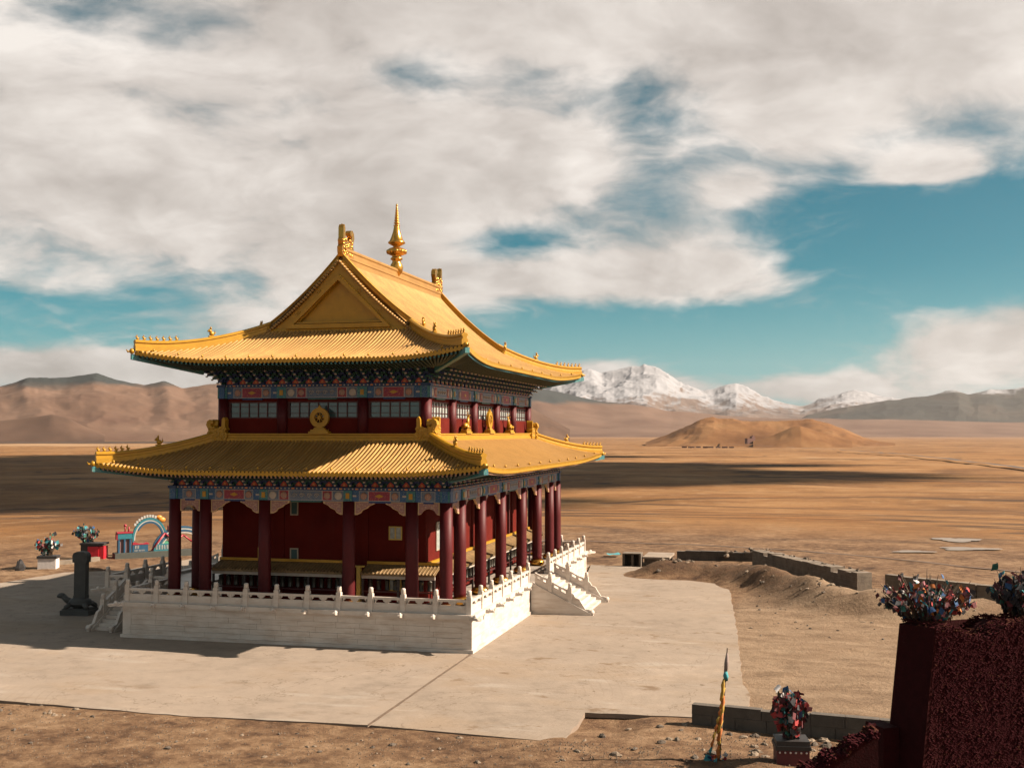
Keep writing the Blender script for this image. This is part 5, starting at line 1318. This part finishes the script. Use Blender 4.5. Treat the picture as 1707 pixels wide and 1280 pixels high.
def glyphs(n, x0, x1, z0, z1, y, seed, name='lettering'):
    r = random.Random(seed); m = MB()
    for i in range(n):
        a = x0 + (x1 - x0) * i / n; w = (x1 - x0) / n * .8; h = z1 - z0
        for s in range(4): zz_ = z0 + h * (s + .2) / 4; m.box(a + w * r.uniform(0, .2), a + w * r.uniform(.75, 1), y - .02, y, zz_, zz_ + h * .1)
        for s in range(2): xx = a + w * r.uniform(.1, .9); m.box(xx, xx + w * .12, y - .021, y - .001, z0, z1)
    return sp(m, name, SW)
glyphs(6, 3.7 * K, 5.2 * K, .56, .9, -.165, 3); glyphs(2, 1.75 * K, 2.2 * K, .7, .95, -.155, 4); glyphs(7, 1.7 * K, 2.7 * K, .5, .62, -.155, 5)
m = MB()
for i in range(9):
    a = 2.45 - 1.2 * i / 8; x, z = K * (c1[0] + 1.75 * math.cos(a)), c1[1] + 1.75 * math.sin(a); m.box(x - .075, x + .075, -.06, .06, z - .09, z + .1)
sp(m, 'arch_letters', SW)
m = MB(); m.ball((K * 4.3, 0, 2.85), .26, 8, 0, (1.2, .5, .8)); m.ball((K * 4.05, 0, 3.05), .2, 8, 0, (1.3, .5, .8)); sp(m, 'orange_ornament', SO)
m = MB(); m.ball((.9 * K, 0, 2.5), .12, 7); m.tube([(.9 * K, 0, 2.04), (.9 * K, 0, 2.5)], .05, 6); m.tube([(1.2 * K, 0, 2.04), (1.25 * K, 0, 2.4)], .06, 6); sp(m, 'lintel_knob', SR)
m = MB(); m.tube([(7.6 * K, 0, .44), (7.7 * K, 0, 1.7), (7.2 * K, 0, 1.95)], .12, 8); sp(m, 'end_figure', ST)

# ------------------------------------------------------------------ red brushwood tower in the right foreground
BRUSH = mat('oxblood_brushwood', (.030, .0042, .0045), .95, 0, .3, 9, .4, 30, spec=.1); BRUSH2 = mat('oxblood_plaster', (.03, .004, .005), .95, 0, .2, 6, .4, 40, spec=.1); TWIG = mat('twig_ends_red', (.036, .0042, .0062), .95, 0, .25, 25, spec=.1); TWIG2 = mat('twig_ends_ochre', (.055, .018, .010), .95, 0, .4, 25, spec=.1)
TW = thing('brushwood_tower', 'dark oxblood red brushwood tower filling the lower right corner', 'tower', (16.28, -27.93, 0), math.atan2(.5, .866))
# local frame: +x along the near face, +y into the depth, batter on the left and near faces
def topz(x): return 6.30 - .24 * math.exp(-((x - .95) / .35) ** 2) + .02 * math.sin(x * 9)
m = MB(); L, D = 3.2, .9; zb = -.3
P = []
for i in range(25):
    x = L * i / 24; P.append([(x, 0, topz(x)), (x - .12 * D * max(0, 1 - x / .6), D, topz(x) - .04)])
def bat(x, y, z): k = (6.4 - z) / 6.7; return (x - .85 * k * (1 if x < .2 else 0) + (-.12 * y if x < .2 else 0), y, z)
near = [[(x_, 0, zb) if j == 0 else (x_, 0, topz(x_)) for j in range(2)] for x_ in [L * i / 24 for i in range(25)]]
m.grid([[bat(*q) for q in row] for row in near], sm=False)
m.add([bat(0, 0, zb), bat(0, D, zb), (-.12 * D, D, topz(0) - .04), (0, 0, topz(0))], [(3, 2, 1, 0)], 1)
m.grid(P, sm=False); m.add([(L, 0, zb), (L, D, zb), (L, D, topz(L)), (L, 0, topz(L)), bat(0, D, zb), (-.12 * D, D, topz(0) - .04)], [(0, 1, 2, 3), (1, 4, 5, 2)])
o = m.obj('tower_body', [BRUSH, BRUSH2], TW); fixn(o.data)
m = MB(); rr = random.Random(8)
nx, nz = 84, 190
for i in range(nx):
    for j in range(nz):
        x = .015 + (i + rr.uniform(.1, .9)) * 2.0 / nx; z = 3.0 + (j + rr.uniform(.0, 1.0)) * 3.35 / nz
        if z > topz(x) + rr.uniform(-.03, .04): continue
        s = rr.uniform(.005, .010); d = rr.uniform(.002, .022) if rr.random() < .93 else .05; k = (6.4 - z) / 6.7; xx = x - .85 * k * (1 - min(1, x / .13)) if x < .13 else x
        m.box(xx - s * 1.3, xx + s * 1.3, -d, .02, z - s * .8, z + s * .8, 0 if rr.random() < .965 else 1)
stuff(m.obj('twig_ends', [TWIG, TWIG2], TW))
m = MB()
for i in range(900):
    x = rr.uniform(-.02, 2.4); y = rr.uniform(-.02, .5) if rr.random() < .6 else rr.uniform(0, 2.2); y = min(y, .85); z = topz(x); x += -.12 * y * max(0, 1 - x / .6) + .03; s = rr.uniform(.008, .018); a = rr.uniform(0, 3.14); c, q = math.cos(a) * .07, math.sin(a) * .07
    m.tube([(x - c, y - q, z + rr.uniform(-.02, .03)), (x + c, y + q, z + rr.uniform(-.01, .06))], s * .6, 4, 0 if rr.random() < .7 else 1, sm=False)
stuff(m.obj('loose_twigs', [TWIG, TWIG2], TW))
m = MB(); m.box(-.72, -.3, .55, 1.2, zb, 4.5, 0, taper=.05); m.obj('buttress', BRUSH2, TW)
t = thing('prayer_flag_bundle', 'wide bundle of bright prayer flags on top of the red tower', 'prayer flags', (16.22, -26.9, 6.22)); bundle(t, .92, .86, 110, 290, .085, 25, PALW + [9, 8, 8], True); bundle(t, .86, .68, 40, 520, .075, 125, [8, 9, 9, 9, 3, 0, 4, 8], False)
t = thing('prayer_flag_bundle', 'dark prayer flag bundle cut off by the right edge of the photo', 'prayer flags', (18.05, -25.95, 6.2)); bundle(t, .6, .95, 60, 220, .10, 26, [9, 9, 9, 4, 3, 8, 5, 6], True); bundle(t, .6, .9, 30, 420, .09, 126, [9, 9, 9, 8], False)
# ragged red parapet below the tower
PW = thing('red_parapet', 'ragged dark red parapet stepping up towards the tower at bottom right', 'parapet', (11.0, -32.25, 0), math.atan2(.9, 3.9))
m = MB(); prof = [(-3, 4.1), (.5, 4.3), (1.4, 4.42), (2.2, 4.5), (2.75, 4.56), (3.05, 4.6), (3.2, 4.74), (3.4, 4.78), (3.52, 4.92), (3.74, 4.98), (3.86, 5.12), (4.1, 5.2), (4.2, 5.3)]
for (a, b) in zip(prof[:-1], prof[1:]): m.prism([(a[0], -.3), (b[0], -.3), (b[0], b[1]), (a[0], a[1])], 0, .4)
o = m.obj('parapet_body', BRUSH, PW); fixn(o.data)
m = MB()
for i in range(700):
    k = rr.randrange(1, len(prof) - 1); a, b = prof[k], prof[k + 1] if k + 1 < len(prof) else prof[k]; q = rr.random(); x = a[0] + (b[0] - a[0]) * q; z = a[1] + (b[1] - a[1]) * q; s = rr.uniform(.01, .028); a = rr.uniform(0, 3.14); c, q = math.cos(a) * .06, math.sin(a) * .06; yy = rr.uniform(-.02, .4)
    m.tube([(x - c, yy - q, z + rr.uniform(-.03, .02)), (x + c, yy + q, z + rr.uniform(-.02, .05))], s, 5, 0 if rr.random() < .85 else 1, sm=False)
stuff(m.obj('loose_twigs', [TWIG, TWIG2], PW))

# ------------------------------------------------------------------ distant things
HW = mat('far_whitewash', (.33, .24, .20), .9); HR = mat('far_monastery_red', (.19, .095, .075), .9); HD = mat('far_dark_opening', (.05, .04, .04), .9)
r = random.Random(55)
def at_far(px, d): u = (px - 853.5) / 1926.4 * d; p = ORG + FW * d + RT * u; return p.x, p.y
names = ['leftmost', 'second', 'third', 'fourth', 'fifth', 'sixth', 'seventh', 'rightmost']
for i in range(8):
    x, y = at_far(1142 + i * 11 + r.uniform(-2, 2), 2850 + r.uniform(-30, 30)); t = thing('village_house', '%s tiny flat-roofed house in the row at the foot of the golden hill' % names[i], 'house', (x, y, gz1(x, y) - 1), YAW + r.uniform(-.2, .2), 'village houses below the golden hill')
    w, d_, h = r.uniform(4, 7), r.uniform(4, 6), r.uniform(3, 4.2); m = MB(); m.box(-w, w, -d_, d_, 0, h); m.obj('walls', HW if i % 3 else HR, t)
    m = MB(); m.box(-w - .4, w + .4, -d_ - .4, d_ + .4, h, h + .8); m.obj('roof', HR, t)
    m = MB()
    for q in (-.5, 0, .5): m.box(w * q - 1, w * q + 1, -d_ - .1, -d_ + .1, 1.5, 3.5)
    m.obj('window', HD, t)
x, y = at_far(1250, 3090); t = thing('hill_monastery', 'small dark red monastery on the lower slope of the golden hill', 'monastery', (x, y, -16), YAW + .3)
for (a, b, c, d_, h) in ((-12, 2, -7, 7, 9), (2, 12, -6, 6, 14), (6, 10, -3, 3, 17)):
    m = MB(); m.box(a, b, c, d_, -6, h); m.obj('block', HR, t)
WATER = mat('pond_water', (.23, .185, .145), .4, 0, .15, .3)
def pond(x, y, lx, ly, seed):
    r = random.Random(seed); n = 40; m = MB(); P = []
    zz_ = gz1(x, y) + .09
    for i in range(n): a = 6.2832 * i / n; k = 1 + .25 * math.sin(a * 3 + seed) + r.uniform(-.12, .12); P.append((x + lx * k * math.cos(a) * math.cos(YAW) - ly * k * math.sin(a) * math.sin(YAW), y + lx * k * math.cos(a) * math.sin(YAW) + ly * k * math.sin(a) * math.cos(YAW), zz_))
    m.add(P, [tuple(range(n))]); structure(m.obj('pond', WATER))
t = thing('tarp', 'crumpled teal tarp lying on the ground behind the courtyard', 'tarp', (-.2, 41.5, gz1(-.2, 41.5)))
m = MB(); P = [[(u * .28 - .55, v * .3 - .3, .1 + .22 * vnoise(u * 1.3 + 4, v * 1.7)) for v in range(4)] for u in range(5)]; m.grid([[tuple(float(q) for q in p) for p in row] for row in P]); m.obj('sheet', CLOTH[5], t)
pond(28.1, 63.9, 1.9, 2.0, 1); pond(27.6, 54.0, 2.2, 1.3, 2); pond(23.0, 50.0, 1.7, .7, 3)
def strip(name, pts, w, material, seed=0):
    P = []; r = random.Random(seed); m = MB(); rows = []
    for (a, b) in zip(pts[:-1], pts[1:]):
        a, b = Vector(a), Vector(b); n = max(4, int((b - a).length / max(2.5, .03 * a.length)))
        for i in range(n): P.append(a.lerp(b, i / n))
    P.append(Vector(pts[-1]))
    for i, p in enumerate(P):
        d = (P[min(i + 1, len(P) - 1)] - P[max(i - 1, 0)]).normalized(); s = Vector((d.y, -d.x)); row = []
        for q in (-1, -.33, .33, 1): u = p + s * w * .5 * q * r.uniform(.8, 1.15); row.append((u.x, u.y, gz1(u.x, u.y) + .03 + .0022 * max(0, p.length - 60)))
        rows.append(row)
    m.grid(rows); return structure(m.obj(name, material))
TRACK = mat('pale_track_dust', (.235, .155, .09), .95, 0, .2, .4); ROADM = mat('far_asphalt', (.06, .045, .038), .9, 0, .2, .05)
False and strip('track', [(-5.2, 47), (-5.6, 60.2), (-9, 90), (-11.6, 124.9), (-20, 200), (-29.7, 304.6), (-33, 420)], 1.1, TRACK, 1)
strip('road', [(-800, 4100), (-411, 3900), (-47.6, 2700), (60, 1800), (91.7, 1294), (117.9, 764.9), (124.4, 558), (150, 380)], 5, ROADM, 2)
strip('track', [(-26, 45), (-14, 54.5), (-2.7, 53), (3.7, 52.2), (14, 49.5), (21, 45), (30, 37)], .55, mat('dark_field_edge', (.10, .06, .036), .95, 0, .4, .5), 3)
